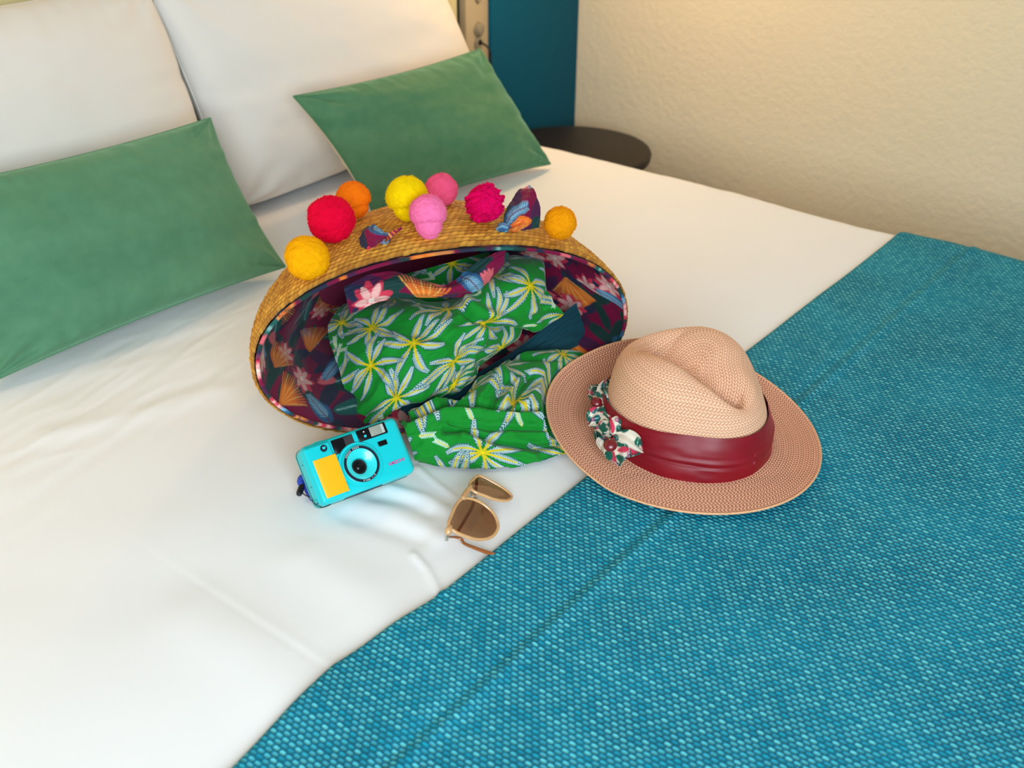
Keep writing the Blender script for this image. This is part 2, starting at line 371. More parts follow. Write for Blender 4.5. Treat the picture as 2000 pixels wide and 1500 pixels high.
def sheet_profile(s):
    """arc parameter s -> (x, dz): flat between the rolls, round edges, hanging sides"""
    r = 0.055; x0, x1 = XL + r, XR - r
    if s < x0:
        a = (x0 - s) / r
        if a < math.pi / 2: return x0 - r * math.sin(a), -r * (1 - math.cos(a))
        return XL - 0.01 * (a - math.pi / 2) * 0.2, -r - (a - math.pi / 2) * r
    if s > x1:
        a = (s - x1) / r
        if a < math.pi / 2: return x1 + r * math.sin(a), -r * (1 - math.cos(a))
        return XR + 0.002 * (a - math.pi / 2), -r - (a - math.pi / 2) * r
    return s, 0.0
ss = np.concatenate([np.linspace(XL - 0.27, XL + 0.05, 50), np.arange(XL + 0.055, XR - 0.06, 0.0035), np.linspace(XR - 0.058, XR + 0.27, 60)])
ys = np.arange(YF, YBk + 1e-6, 0.0042)
pr = np.array([sheet_profile(s) for s in ss]); SX, SY = np.meshgrid(pr[:, 0], ys); SZ = np.tile(pr[:, 1], (len(ys), 1))
S2 = np.tile(ss, (len(ys), 1))
wav = 0.010 * fnoise(SY * 5, SY * 0 + 3.3, 9, 3) + 0.004 * fnoise(SY * 24, SY * 0 + 7.1, 19, 2) * (SY > 0.56); edge = np.clip((S2 - (XR - 0.10)) / 0.10, 0, 1)
SX = SX + wav * edge * 1.0 + 0.012 * fnoise(SY * 9, SZ * 3, 11, 2) * np.clip(-SZ / 0.1 - 0.5, 0, 1)
DZ = duvet_h(S2, SY) * np.clip(1 + SZ * 10, 0.2, 1)
G = np.stack([SX, SY, ZB + SZ + DZ], -1)
dv = link('duvet', thick_grid('duvet', G, 0.004), M_duvet); tag(dv, 'smooth white cotton duvet spread over the whole bed', 'duvet')

# runner: woven throw across the foot of the bed
def edge_y(x): return np.interp(x, [0.0, 0.31, 0.43, 0.55, 0.78, 1.17, 1.71, 1.8], [0.50, 0.515, 0.533, 0.524, 0.5275, 0.531, 0.531, 0.531])
rs = np.concatenate([np.linspace(XL - 0.20, XL + 0.05, 40), np.arange(XL + 0.054, XR - 0.06, 0.004), np.linspace(XR - 0.058, XR + 0.24, 70)])
rv = np.concatenate([np.linspace(0, 0.02, 12), np.arange(0.023, 0.93, 0.004)])
prr = np.array([sheet_profile(s) for s in rs]); RS, RV = np.meshgrid(rs, rv)
RX = np.tile(prr[:, 0], (len(rv), 1)); RZ = np.tile(prr[:, 1], (len(rv), 1))
RY = edge_y(RS) - RV
lift = 0.0035 * np.clip(RV / 0.006, 0, 1) ** 0.5
side = np.clip((RS - (XR - 0.07)) / 0.06, 0, 1); sideL = np.clip(((XL + 0.07) - RS) / 0.06, 0, 1)
wob = 0.0010 * fnoise(RS * 2.2, RY * 16, 21, 3) + 0.0008 * fnoise(RS * 6, RY * 6, 23, 2)
cr = -0.0013 * np.exp(-((RY - 0.4275 - 0.001 * np.sin(RS * 9)) / 0.0075) ** 2) + 0.0022 * np.exp(-((RY - 0.418 - 0.001 * np.sin(RS * 9)) / 0.006) ** 2)
bump_r = 0.012 * np.exp(-((RY - 0.40) / 0.08) ** 2) * side
RZf = ZB + RZ + duvet_h(RS, RY) * np.clip(1 + RZ * 10, 0.2, 1) + (lift + wob + cr + 0.0032) * (1 - 0.8 * np.clip(-RZ / 0.05, 0, 1)) + 0.003 * side
RXf = RX + (0.010 + lift) * np.clip(-RZ / 0.05, 0, 1) + bump_r + (0.010 * fnoise(RY * 5, RY * 0 + 3.3, 9, 3)) * side - 0.010 * np.clip(sideL * -RZ / 0.05, 0, 1) * 2
G = np.stack([RXf, RY, RZf], -1)
rn = link('bed_runner', thick_grid('bed_runner', G, 0.0035, uv=np.stack([RS, RY], -1)), M_runner)
tag(rn, 'teal woven bed runner laid across the foot of the bed', 'bed runner')

# ------------------------------------------------------------------ pillows and cushions
def pillow(parts, BL, BR, TR, TL, T, front, k=0.05, n=120, seed=0, wr=0.003, corner=0.0, root=None, pw=0.42):
    BL, BR, TR, TL = map(np.array, (BL, BR, TR, TL)); front = np.array(front, float); front /= np.linalg.norm(front)
    a = np.linspace(-1, 1, n); a = np.sin(a * np.pi / 2); S, Tt = np.meshgrid(a, a)
    s = S * (1 - k * (1 - Tt ** 2)); t = Tt * (1 - k * 1.1 * (1 - S ** 2))
    rc = corner * (np.abs(S) ** 6) * (np.abs(Tt) ** 6); s = s * (1 - rc); t = t * (1 - rc)
    u, v = (s + 1) / 2, (t + 1) / 2
    base = ((1 - u) * (1 - v))[..., None] * BL + (u * (1 - v))[..., None] * BR + (u * v)[..., None] * TR + ((1 - u) * v)[..., None] * TL
    th = T * np.clip((1 - np.abs(S) ** 2.3) * (1 - np.abs(Tt) ** 2.3), 0, 1) ** pw
    for sgn, (nm, mt, lab) in zip((1, -1), parts):
        # gathers run in from the seams, shallow folds elsewhere
        ed = np.exp(-(1 - np.abs(Tt)) * 6); es = np.exp(-(1 - np.abs(S)) * 6)
        gather = wr * (ed * vnoise(S * 11, Tt * 1.5, seed + 3 * sgn) + es * vnoise(S * 1.5, Tt * 9, seed + 5 * sgn)) + 0.8 * wr * ed * np.abs(vnoise(S * 19, Tt * 1.0 + 4, seed + 11 * sgn))
        rad = np.hypot(1 - np.abs(S), 1 - np.abs(Tt)); ang = np.arctan2(1 - np.abs(S), 1 - np.abs(Tt))
        folds = wr * 1.8 * np.exp(-rad * 3.5) * np.sin(ang * 9 + seed + S) * (rad > 0.0)
        d = th + (gather + folds + wr * 1.2 * fnoise(S * 2.5, Tt * 2.5, seed + 7, 3)) * np.clip(th / (T * 0.35), 0, 1)
        Gp = base + sgn * d[..., None] * front
        if sgn < 0: Gp = Gp[:, ::-1]
        link(nm, grid_mesh(nm, Gp), mt, root, lab)
    e = np.concatenate([base[0, :-1], base[:-1, -1], base[-1, :0:-1], base[:0:-1, 0]])[::4]
    return e
FR = (0, -0.97, 0.22)
pw1 = empty('pillow', (0.70, 1.42, ZB), 'large white pillow leaning on the headboard behind the left green cushion', 'pillow', 'white pillows against the headboard')
e = pillow((('pillow_front', M_pillow, None), ('pillow_back', M_pillow, None)), (0.36, 1.40, ZB + 0.02), (1.025, 1.40, ZB + 0.015), (1.000, 1.495, 0.945), (0.36, 1.495, 0.955), 0.075, FR, 0.03, 150, 4, 0.0036, 0.05, pw1)
tube('seam', e, 0.0014, M_pillow, pw1, closed=True, sub=1, seg=6)
pw2 = empty('pillow', (1.35, 1.42, ZB), 'large white pillow leaning on the headboard behind the right green cushion', 'pillow', 'white pillows against the headboard')
e = pillow((('pillow_front', M_pillow, None), ('pillow_back', M_pillow, None)), (1.030, 1.40, ZB + 0.008), (1.70, 1.40, ZB + 0.02), (1.580, 1.495, 0.955), (0.985, 1.495, 0.955), 0.075, FR, 0.03, 150, 31, 0.0036, 0.05, pw2)
tube('seam', e, 0.0014, M_pillow, pw2, closed=True, sub=1, seg=6)
CF = (0, -0.86, 0.5)
c1 = empty('cushion', (0.70, 1.24, ZB), 'flat green velvet cushion at the left edge, in front of the left pillow', 'cushion', 'green velvet cushions')
e = pillow((('cushion_front', M_velvet, None), ('cushion_back', M_velvet, None)), (0.480, 1.185, ZB + 0.012), (0.935, 1.168, ZB + 0.014), (0.935, 1.300, 0.788), (0.500, 1.300, 0.800), 0.055, CF, 0.055, 150, 52, 0.0045, 0.0, c1, 0.5)
tube('seam', e, 0.0016, M_velvet, c1, closed=True, sub=1, seg=6)
c2 = empty('cushion', (1.35, 1.24, ZB), 'green velvet cushion with beige back, right of the pair, behind the straw basket', 'cushion', 'green velvet cushions')
e = pillow((('cushion_front', M_velvet2, None), ('cushion_back', M_cushback, 'beige cotton back of the cushion')), (1.165, 1.215, ZB + 0.012), (1.555, 1.150, ZB + 0.010), (1.535, 1.300, 0.778), (1.092, 1.300, 0.786), 0.060, CF, 0.06, 150, 74, 0.0045, 0.0, c2, 0.5)
tube('seam', e, 0.0016, M_velvet2, c2, closed=True, sub=1, seg=6)

# ------------------------------------------------------------------ printed fabrics: painted as flat prints, one value per vertex
class Canvas:
    def __init__(s, wm, hm, px, base):
        s.px = px; s.a = np.empty((int(hm / px), int(wm / px), 3), np.float32); s.a[:] = lin(base)
    def blob(s, x0, y0, x1, y1, fn, c, alpha=1.0):
        h, w_ = s.a.shape[:2]; i0 = max(int(y0 / s.px), 0); i1 = min(int(y1 / s.px) + 2, h); j0 = max(int(x0 / s.px), 0); j1 = min(int(x1 / s.px) + 2, w_)
        if i0 >= i1 or j0 >= j1: return
        Y, X = np.mgrid[i0:i1, j0:j1] * s.px; m = (np.clip(fn(X, Y) / s.px + 0.5, 0, 1) * alpha)[..., None]
        s.a[i0:i1, j0:j1] = s.a[i0:i1, j0:j1] * (1 - m) + lin(c) * m
    def stroke(s, p, q, w0, w1, c, alpha=1.0):
        p = np.array(p); q = np.array(q); ab = q - p; L2 = ab @ ab + 1e-12; wm = max(w0, w1)
        def fn(X, Y):
            t = np.clip(((X - p[0]) * ab[0] + (Y - p[1]) * ab[1]) / L2, 0, 1)
            return (w0 + (w1 - w0) * t) - np.hypot(X - p[0] - t * ab[0], Y - p[1] - t * ab[1])
        s.blob(min(p[0], q[0]) - wm, min(p[1], q[1]) - wm, max(p[0], q[0]) + wm, max(p[1], q[1]) + wm, fn, c, alpha)
    def leaf(s, x, y, ang, L, W, c):
        ca, sa = math.cos(ang), math.sin(ang)
        def fn(X, Y):
            u = ((X - x) * ca + (Y - y) * sa) / L; v = -(X - x) * sa + (Y - y) * ca
            return np.where((u > 0) & (u < 1), W * np.sqrt(np.clip(4 * u * (1 - u), 0, 1)) * (1.15 - 0.4 * u) - np.abs(v), -1)
        s.blob(x - L - W, y - L - W, x + L + W, y + L + W, fn, c)
    def sample(s, U, V):
        h, w_ = s.a.shape[:2]; x = np.clip(U / s.px, 0, w_ - 1.001); y = np.clip(V / s.px, 0, h - 1.001)
        i = y.astype(int); j = x.astype(int); fy = (y - i)[..., None]; fx = (x - j)[..., None]
        return (s.a[i, j] * (1 - fx) + s.a[i, j + 1] * fx) * (1 - fy) + (s.a[i + 1, j] * (1 - fx) + s.a[i + 1, j + 1] * fx) * fy
def palm_canvas():
    rd = random.Random(5); cv = Canvas(0.56, 0.42, 0.00045, (6, 128, 34)); spots = []
    for _ in range(6000):
        x, y = rd.uniform(0, 0.56), rd.uniform(0, 0.42)
        if all(math.hypot(x - a, y - b) > 0.053 for a, b in spots): spots.append((x, y))
    for x, y in spots:
        nf = rd.randint(8, 10); a0 = rd.uniform(0, 6.28); NL = 18
        for k in range(nf):
            ang = a0 + k * 2 * math.pi / nf + rd.uniform(-0.18, 0.18); L = rd.uniform(0.036, 0.050); bend = rd.choice([-1, 1]) * rd.uniform(0.3, 1.0)
            pts = []; px_, py_ = x, y; a = ang
            for i in range(NL):
                pts.append((px_, py_, a)); px_ += math.cos(a) * L / NL; py_ += math.sin(a) * L / NL; a += bend / NL
            for w0, w1, ll0, c in ((0.0012, 0.0009, 0.0070, (8, 78, 90)), (0.00050, 0.00030, 0.0063, (206, 226, 222))):
                for i in range(3, NL):
                    X, Y, A = pts[i]; ll = ll0 * min(1, (i - 1) / 4) * (1 - 0.75 * max(0, i - 9) / (NL - 9))
                    for sg in (-1, 1):
                        b = A + sg * 0.72; cv.stroke((X + math.cos(b) * 0.0009, Y + math.sin(b) * 0.0009), (X + math.cos(b) * ll, Y + math.sin(b) * ll), w0, w1, c)
            for i in range(NL - 4): cv.stroke(pts[i][:2], pts[i + 1][:2], 0.0016 - 0.00005 * i, 0.0015 - 0.00005 * i, (110, 112, 16), 0.7)
            for i in range(NL - 4): cv.stroke(pts[i][:2], pts[i + 1][:2], 0.0013 - 0.00004 * i, 0.0013 - 0.00004 * i, (208, 184, 12))
        cv.stroke((x - .0004, y), (x + .0004, y), 0.0018, 0.0018, (226, 198, 18))
    for _ in range(260):                                                 # stray single sprigs
        x, y, a = rd.uniform(0, .56), rd.uniform(0, .42), rd.uniform(0, 6.28)
        if min(math.hypot(x - p_, y - q_) for p_, q_ in spots) < 0.036: continue
        for i in range(8):
            X, Y = x + math.cos(a) * i * .0022, y + math.sin(a) * i * .0022
            for sg in (-1, 1): cv.stroke((X, Y), (X + math.cos(a + sg * .75) * .004, Y + math.sin(a + sg * .75) * .004), .0006, .0004, (196, 222, 210))
        cv.stroke((x, y), (x + math.cos(a) * .015, y + math.sin(a) * .015), .0007, .0005, (210, 190, 24))
    return cv
def floral_canvas():
    rd = random.Random(11); cv = Canvas(1.20, 0.32, 0.0008, (122, 4, 56)); spots = []
    for _ in range(6000):
        x, y = rd.uniform(0, 1.2), rd.uniform(0, 0.32)
        if all(math.hypot(x - a, y - b) > 0.030 for a, b in spots): spots.append((x, y))
    for n, (x, y) in enumerate(spots):                                   # dark green leaves below
        for k in range(3): cv.leaf(x, y, rd.uniform(0, 6.28), rd.uniform(0.03, 0.042), 0.0075, rd.choice([(22, 58, 54), (36, 40, 66), (70, 26, 64)]))
    for n, (x, y) in enumerate(spots):
        kind = n % 4; a = rd.uniform(0, 6.28)
        if kind == 0:                                                    # orange plume
            for k in range(15):
                b = a + (k - 7) * 0.10; q = (x + math.cos(b) * 0.034, y + math.sin(b) * 0.034); cv.stroke((x, y), q, 0.0014, 0.0006, (226, 112, 34) if k % 3 else (238, 158, 74))
        elif kind == 1:                                                  # blue-white striped leaf
            cv.leaf(x, y, a, 0.036, 0.0085, (42, 88, 128)); ca, sa = math.cos(a), math.sin(a)
            for k in range(3, 16):
                X, Y = x + ca * k * 0.0022, y + sa * k * 0.0022; ll = 0.0072 * math.sqrt(max(0, 4 * (k / 16.5) * (1 - k / 16.5)))
                for sg in (-1, 1): cv.stroke((X, Y), (X + math.cos(a + sg * 0.9) * ll, Y + math.sin(a + sg * 0.9) * ll), 0.0006, 0.0003, (142, 190, 214))
            cv.stroke((x, y), (x + ca * 0.034, y + sa * 0.034), 0.0007, 0.0004, (96, 14, 50))
        elif kind == 2:                                                  # coral bloom with pale petals
            for k in range(9): b = a + k * 0.7; cv.leaf(x, y, b, 0.018, 0.0042, (206, 52, 76))
            for k in range(6): b = a + 0.3 + k * 1.05; cv.leaf(x + math.cos(b) * 0.003, y + math.sin(b) * 0.003, b, 0.012, 0.0034, (236, 172, 164))
            cv.stroke((x, y), (x + .0005, y), 0.0028, 0.0028, (244, 216, 202))
        else:                                                            # green leaf with pale vein
            cv.leaf(x, y, a, 0.034, 0.008, (26, 88, 84)); cv.stroke((x, y), (x + math.cos(a) * .031, y + math.sin(a) * .031), 0.0007, 0.0004, (150, 196, 190))
            for k in range(4): b = a + 2.2 + k * 0.25; cv.leaf(x, y, b, 0.017, 0.003, (214, 96, 104))
    return cv
def bow_canvas():
    rd = random.Random(3); cv = Canvas(0.20, 0.10, 0.0004, (226, 214, 196))
    for n in range(230):
        x, y, a = rd.uniform(0, .2), rd.uniform(0, .1), rd.uniform(0, 6.28); c = [(14, 100, 78), (10, 78, 66), (204, 54, 84), (14, 92, 74), (16, 92, 96)][n % 5]
        cv.leaf(x, y, a, rd.uniform(.009, .017), .0042, c)
        if n % 5 in (0, 4): cv.stroke((x, y), (x + math.cos(a) * .010, y + math.sin(a) * .010), .0004, .0003, (180, 220, 206))
        if n % 9 == 0: cv.stroke((x, y), (x + .0004, y), .0026, .0026, (150, 40, 110)); cv.stroke((x, y), (x + .0003, y), .0013, .0013, (236, 190, 216))
    return cv
CV_PALM, CV_FLOR, CV_BOW = palm_canvas(), floral_canvas(), bow_canvas()
def arc_uv(G):
    """physical cloth coordinates of a surface grid"""
    du = np.linalg.norm(np.diff(G, axis=1), axis=2).mean(0); dv = np.linalg.norm(np.diff(G, axis=0), axis=2).mean(1)
    U = np.concatenate([[0], np.cumsum(du)]); V = np.concatenate([[0], np.cumsum(dv)]); return np.meshgrid(U, V)

# ------------------------------------------------------------------ straw basket lying on its side
PHI = math.radians(-18.8); BU = np.array([math.cos(PHI), math.sin(PHI), 0]); BN = np.array([-math.sin(PHI), math.cos(PHI), 0]); BZ = np.array([0, 0, 1.0])
B0 = np.array([0.808, 0.720, 0.0])
BAS_L = 0.25
def basket_pt(t, th, off=0.0):
    """t 0 (rim) .. 1 (base) along the basket, th round it, off metres inwards"""
    t = np.asarray(t, float); th = np.asarray(th, float); tc = np.clip(t, 0, 1)
    tilt = np.radians(70 + 18 * t); ro = np.radians(6 * (1 - t))
    ao = 0.2342 - 0.109 * tc ** 1.6 + 0.002 * np.sin(np.pi * tc); bo = 0.0991 - 0.021 * tc ** 1.5 + 0.005 * np.sin(np.pi * tc ** 0.8)
    V = BN * np.cos(tilt)[..., None] + BZ * np.sin(tilt)[..., None]
    U2 = BU * np.cos(ro)[..., None] - V * np.sin(ro)[..., None]; V2 = V * np.cos(ro)[..., None] + BU * np.sin(ro)[..., None]
    zc = np.sqrt((ao * U2[..., 2]) ** 2 + (bo * V2[..., 2]) ** 2) + ZB + 0.004
    ct, sn = np.cos(th), np.sin(th)
    p = B0 + BN * (BAS_L * t)[..., None] + BU * (0.055 * t)[..., None] + (np.sign(ct) * np.abs(ct) ** 0.92 * (ao - off))[..., None] * U2 + (np.sign(sn) * np.abs(sn) ** 0.92 * (bo - off))[..., None] * V2
    return np.concatenate([p[..., :2], (p[..., 2] + zc)[..., None]], -1)
bk = empty('straw_basket', tuple(B0 + BN * 0.12 + np.array([0, 0, ZB])), 'woven straw basket lying on its side with pompoms and floral lining', 'basket')
NR, NS, NTH, SUBV = 34, 172, 1204, 6
thv = np.linspace(0, 2 * np.pi, NTH, endpoint=False)
Vs, Fs, Cs = [], [], []
base_out = None
eps = 1e-3
rk = np.random.default_rng(2)
s1, s2 = lin((240, 172, 62)), lin((176, 106, 28))
for k in range(NR + 9):
    v = np.linspace(0, 1, SUBV); u = thv / (2 * np.pi) * NS + (k % 2) * 0.5
    stitch = np.floor(u[None, :] + v[:, None] * 0.9).astype(int) % NS
    fr = (u[None, :] + v[:, None] * 0.9) % 1.0
    h = 0.0034 * np.sin(np.pi * v)[:, None] ** 0.55 * (0.60 + 0.40 * np.sin(np.pi * fr) ** 0.6) + 0.0003 * rk.normal(size=(1, NS))[0][stitch]
    TH = np.tile(thv, (SUBV, 1))
    if k < NR:
        T_ = np.tile(((k + v) / NR)[:, None], (1, NTH)); p0 = basket_pt(T_, TH); cen = basket_pt(T_, TH, 0.01); nrm = p0 - cen
    else:                                                                # the base, rows closing towards the middle
        f = (k - NR + v) / 9.0; p1 = basket_pt(np.ones_like(TH), TH); c1_ = p1.mean(axis=1, keepdims=True)
        p0 = p1 * (1 - f)[:, None, None] + c1_ * f[:, None, None] + BN * 0.004 * np.sin(f * np.pi / 2)[:, None, None]; nrm = np.broadcast_to(BN, p0.shape)
    nrm = nrm / (np.linalg.norm(nrm, axis=2, keepdims=True) + 1e-12)
    q = p0 + nrm * h[..., None]
    q[..., 2] = np.maximum(q[..., 2], ZB + 0.0035)
    Vs.append(q.reshape(-1, 3)); Fs.append(grid_faces(SUBV, NTH, True, off=k * SUBV * NTH))
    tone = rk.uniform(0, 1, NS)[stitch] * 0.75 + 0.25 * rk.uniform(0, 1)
    sh = (0.50 + 0.50 * np.sin(np.pi * fr) ** 0.5) * (0.50 + 0.50 * np.sin(np.pi * v)[:, None] ** 0.5)  # shade in the grooves between stitches and rows, multiplied into the straw colour
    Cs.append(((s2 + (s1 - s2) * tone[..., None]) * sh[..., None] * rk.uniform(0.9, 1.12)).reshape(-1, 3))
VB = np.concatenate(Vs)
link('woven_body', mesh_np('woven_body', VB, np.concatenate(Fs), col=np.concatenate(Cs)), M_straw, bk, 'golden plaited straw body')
# lining: floral cotton, softly wrinkled, with its back closed
nt, nh = 150, 1100
tl = np.linspace(-0.004, 0.96, nt) ; TL, HL = np.meshgrid(tl, np.linspace(0, 2 * np.pi, nh, endpoint=False), indexing='ij')
off = 0.0045 + 0.0055 * np.clip(TL * 8, 0, 1) * (1 + fnoise(HL * 5, TL * 3, 41, 3)) + 0.004 * np.clip(TL * 5, 0, 1) * (1 + np.sin(HL * 9 + TL * 6))
GL = basket_pt(TL, HL, off)
UU = HL / (2 * np.pi) * 0.80; VV = 0.03 + TL * 0.17
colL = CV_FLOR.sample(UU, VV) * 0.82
FL = grid_faces(nt, nh, True)
VL = np.concatenate([GL.reshape(-1, 3), GL[-1].mean(0)[None]]); cap = (nt - 1) * nh + np.arange(nh)
FLL = np.concatenate([FL, np.stack([cap, np.roll(cap, -1), np.full(nh, nt * nh), np.full(nh, nt * nh)], -1)[:0]])
lining = link('lining', mesh_np('lining', VL, FLL, col=np.concatenate([colL.reshape(-1, 3), lin((116, 8, 52))[None]])), M_print, bk, 'burgundy floral cotton lining')
bmc = bmesh.new(); vv = [bmc.verts.new(p) for p in GL[-1][::10]]; bmc.faces.new(vv); bm_link('lining_base', bmc, plain('burgundy_cotton', (96, 8, 44), 0.8), bk)
rim = basket_pt(np.full(160, -0.006), np.linspace(0, 2 * np.pi, 160, endpoint=False), 0.0035)
ring = tube('rim_binding', rim, 0.0022, M_print, bk, closed=True, sub=2, seg=8)
nv = len(ring.data.vertices); rc = CV_FLOR.sample(np.linspace(0, 1.15, nv), np.full(nv, 0.15))
at = ring.data.attributes.new('tint', 'FLOAT_COLOR', 'POINT'); at.data.foreach_set('color', np.concatenate([rc, np.ones((nv, 1))], 1).astype(np.float32).ravel())

PB = proj(VB); upper = VB[:, 2] > ZB + 0.07
def on_basket(px, py):
    """nearest point of the basket's upper wall seen at this place, and the wall's normal there"""
    d = np.hypot(PB[:, 0] - px, PB[:, 1] - py) + np.where(upper, 0, 1e6)
    dist = np.linalg.norm(VB - CAM, axis=1); cand = np.argsort(d)[:60]; i = cand[np.argmin(dist[cand])]
    p = VB[i]; c = B0 + BN * 0.12 + np.array([0, 0, ZB + 0.08]); n = p - c; n -= BU * (n @ BU) * 0.5; n -= BN * (n @ BN); n = n / np.linalg.norm(n)
    return p, n
def pompom(px, py, dpx, colr, label, ax, ay, seed, ragged=0.0, neck=0.0):
    """pompom of dpx apparent width whose middle is seen at px,py and which is sewn on at ax,ay"""
    p, n = on_basket(ax, ay); ray = R @ np.array([px - 1000, -(py - 750), -FPX]); ray /= np.linalg.norm(ray)
    depth = (p - CAM) @ ray; c = CAM + ray * depth; r = dpx / 2 / FPX * ((c - CAM) @ (-R[:, 2]))
    c = c + n * 0.002
    rd = np.random.default_rng(seed); bm = bmesh.new(); bmesh.ops.create_icosphere(bm, subdivisions=5, radius=1)
    co_ = np.array([v.co[:] for v in bm.verts]); nn = co_.copy()
    dn = 0.05 * fnoise(co_[:, 0] * 2.2 + seed, co_[:, 1] * 2.2 + co_[:, 2] * 3.1, seed, 3) + 0.025 * vnoise(co_[:, 0] * 14 + co_[:, 2] * 9, co_[:, 1] * 14 - co_[:, 2] * 7, seed + 1)
    dn = dn + ragged * (0.5 * fnoise(co_[:, 0] * 4, co_[:, 1] * 4 + co_[:, 2] * 5, seed + 2, 3) + 0.25 * vnoise(co_[:, 0] * 11, co_[:, 1] * 11 + co_[:, 2] * 12, seed + 3))
    # a parting groove across the wool
    g = rd.normal(size=3); g /= np.linalg.norm(g); dn = dn - 0.05 * np.exp(-((co_ @ g - 0.15) / 0.05) ** 2)
    co_ = co_ * (1 + dn)[:, None] * r
    if neck: # the loose threads under a tied pompom
        tow = (p - c); tow /= np.linalg.norm(tow) + 1e-9; s = nn @ tow
        co_ = co_ + tow * (np.clip(s - 0.55, 0, 1) * neck * r * 2.2)[:, None]
        co_ = co_ - nn * (0.10 * r * np.exp(-((s - 0.55) / 0.12) ** 2))[:, None]
    for v, q in zip(bm.verts, co_): v.co = Vector(q + c)
    # short fibres standing out of the wool
    idx = rd.choice(len(co_), 2400); 
    for i in idx:
        b0 = co_[i] + c; t = nn[i] + rd.normal(size=3) * 0.45; t /= np.linalg.norm(t); sd = np.cross(t, rd.normal(size=3)); sd /= np.linalg.norm(sd) + 1e-9
        L = r * rd.uniform(0.04, 0.11) * (1 + ragged * 1.5); wd = 0.00022
        bm.faces.new([bm.verts.new(b0 - sd * wd - t * 0.001), bm.verts.new(b0 + sd * wd - t * 0.001), bm.verts.new(b0 + t * L)])
    for f in bm.faces: f.smooth = True
    me = bpy.data.meshes.new('pompom'); bm.to_mesh(me); bm.free(); return link('pompom', me, wool('wool_%d' % seed, colr), bk, label)
pompom(861, 374, 64, (240, 88, 130), 'pink pompom at the back', 872, 400, 1)
pompom(690, 392, 68, (248, 120, 10), 'orange pompom', 702, 428, 2, neck=0.15)
pompom(795, 388, 82, (246, 206, 0), 'bright yellow pompom', 802, 428, 3, neck=0.15)
pompom(648, 431, 92, (226, 0, 50), 'red pompom', 664, 468, 4, 0.08)
pompom(602, 506, 86, (246, 168, 0), 'golden yellow pompom at the left', 612, 535, 5)
pompom(836, 420, 72, (252, 118, 168), 'light pink pompom', 840, 464, 6, 0.05, neck=0.42)
pompom(945, 400, 72, (220, 0, 86), 'ragged magenta pompom', 952, 436, 8, 0.40)
pompom(1092, 438, 64, (242, 152, 4), 'golden yellow pompom at the right', 1086, 478, 9, 0.08)
def floral_patch(name, Cn, n, m, u0, v0, parent, label=None, th=0.0012, cv=None, mat=None, wr=0.0):
    Gp = resample(np.array(Cn, float), n, m)
    if wr: Gp = Gp + normals(Gp) * (wr * fnoise(np.linspace(0, 5, m)[None, :] + 0 * Gp[..., 0], np.linspace(0, 5, n)[:, None] + 0 * Gp[..., 0], 77, 3))[..., None]
    U, V = arc_uv(Gp)
    if cv is None: cv = CV_FLOR; U = U * 0.7; V = V * 0.7
    return link(name, thick_grid(name, Gp, th, col=cv.sample(U + u0, V + v0)), mat or M_print, parent, label)
# two ends of floral ribbon knotted through the straw
p, n = on_basket(992, 450); e1 = R[:, 0]; e2 = R[:, 1]; e3 = -R[:, 2]
def at_(px, py, d=0.0, ref=None):
    ref = p if ref is None else ref
    ray = R @ np.array([px - 1000, -(py - 750), -FPX]); return CAM + ray * (((ref - CAM) @ e3) + d) / (ray @ e3)
floral_patch('ribbon_end', [[at_(985, 446), at_(988, 412, .004), at_(1004, 380, .01), at_(1034, 361, .02)], [at_(990, 447, -.004), at_(1002, 425, -.012), at_(1022, 400, -.010), at_(1048, 378, 0.004)],
                            [at_(994, 446, .002), at_(1015, 434, .004), at_(1036, 424, .002), at_(1055, 412, .008)], [at_(992, 450, -.003), at_(1012, 448, -.008), at_(1034, 446, -.006), at_(1053, 444, .0)]], 90, 90, 0.30, 0.12, bk, 'floral ribbon end standing up at the right', wr=0.003)
def knot(px, py, rpx, ref, c0):
    bm = bmesh.new(); bmesh.ops.create_icosphere(bm, subdivisions=4, radius=1); r = rpx / FPX * ((ref - CAM) @ e3); c = at_(px, py, -0.002, ref)
    A = np.array([v.co[:] for v in bm.verts]); d = 1 + 0.25 * fnoise(A[:, 0] * 2 + 4, A[:, 1] * 2 + A[:, 2] * 2, 60, 3) + 0.1 * np.sin(A[:, 0] * 9 + A[:, 1] * 5); A2 = A * d[:, None] * np.array([1.3, 1, 0.8]) * r
    colk = CV_FLOR.sample(c0 + (A[:, 0] + 1) * 0.012, 0.1 + (A[:, 1] + 1) * 0.012)
    for v, q in zip(bm.verts, A2): v.co = Vector(q + c)
    for f in bm.faces: f.smooth = True
    me = bpy.data.meshes.new('ribbon_knot'); bm.to_mesh(me); bm.free()
    a = me.attributes.new('tint', 'FLOAT_COLOR', 'POINT'); a.data.foreach_set('color', np.concatenate([colk, np.ones((len(colk), 1))], 1).astype(np.float32).ravel())
    link('ribbon_knot', me, M_print, bk)
knot(983, 445, 12, p, 0.34)
p, n = on_basket(738, 470)
floral_patch('ribbon_end', [[at_(704, 462, -.002), at_(716, 444, -.010), at_(726, 438, -.006), at_(735, 444, 0)], [at_(702, 474, -.006), at_(718, 460, -.018), at_(734, 452, -.020), at_(752, 452, -.006)],
                            [at_(706, 488, -.006), at_(722, 478, -.020), at_(742, 464, -.020), at_(762, 456, -.006)], [at_(716, 493, 0), at_(730, 486, -.008), at_(746, 474, -.008), at_(764, 460, 0)]], 80, 80, 0.62, 0.05, bk, 'floral ribbon end lying flat on the straw', wr=0.003)
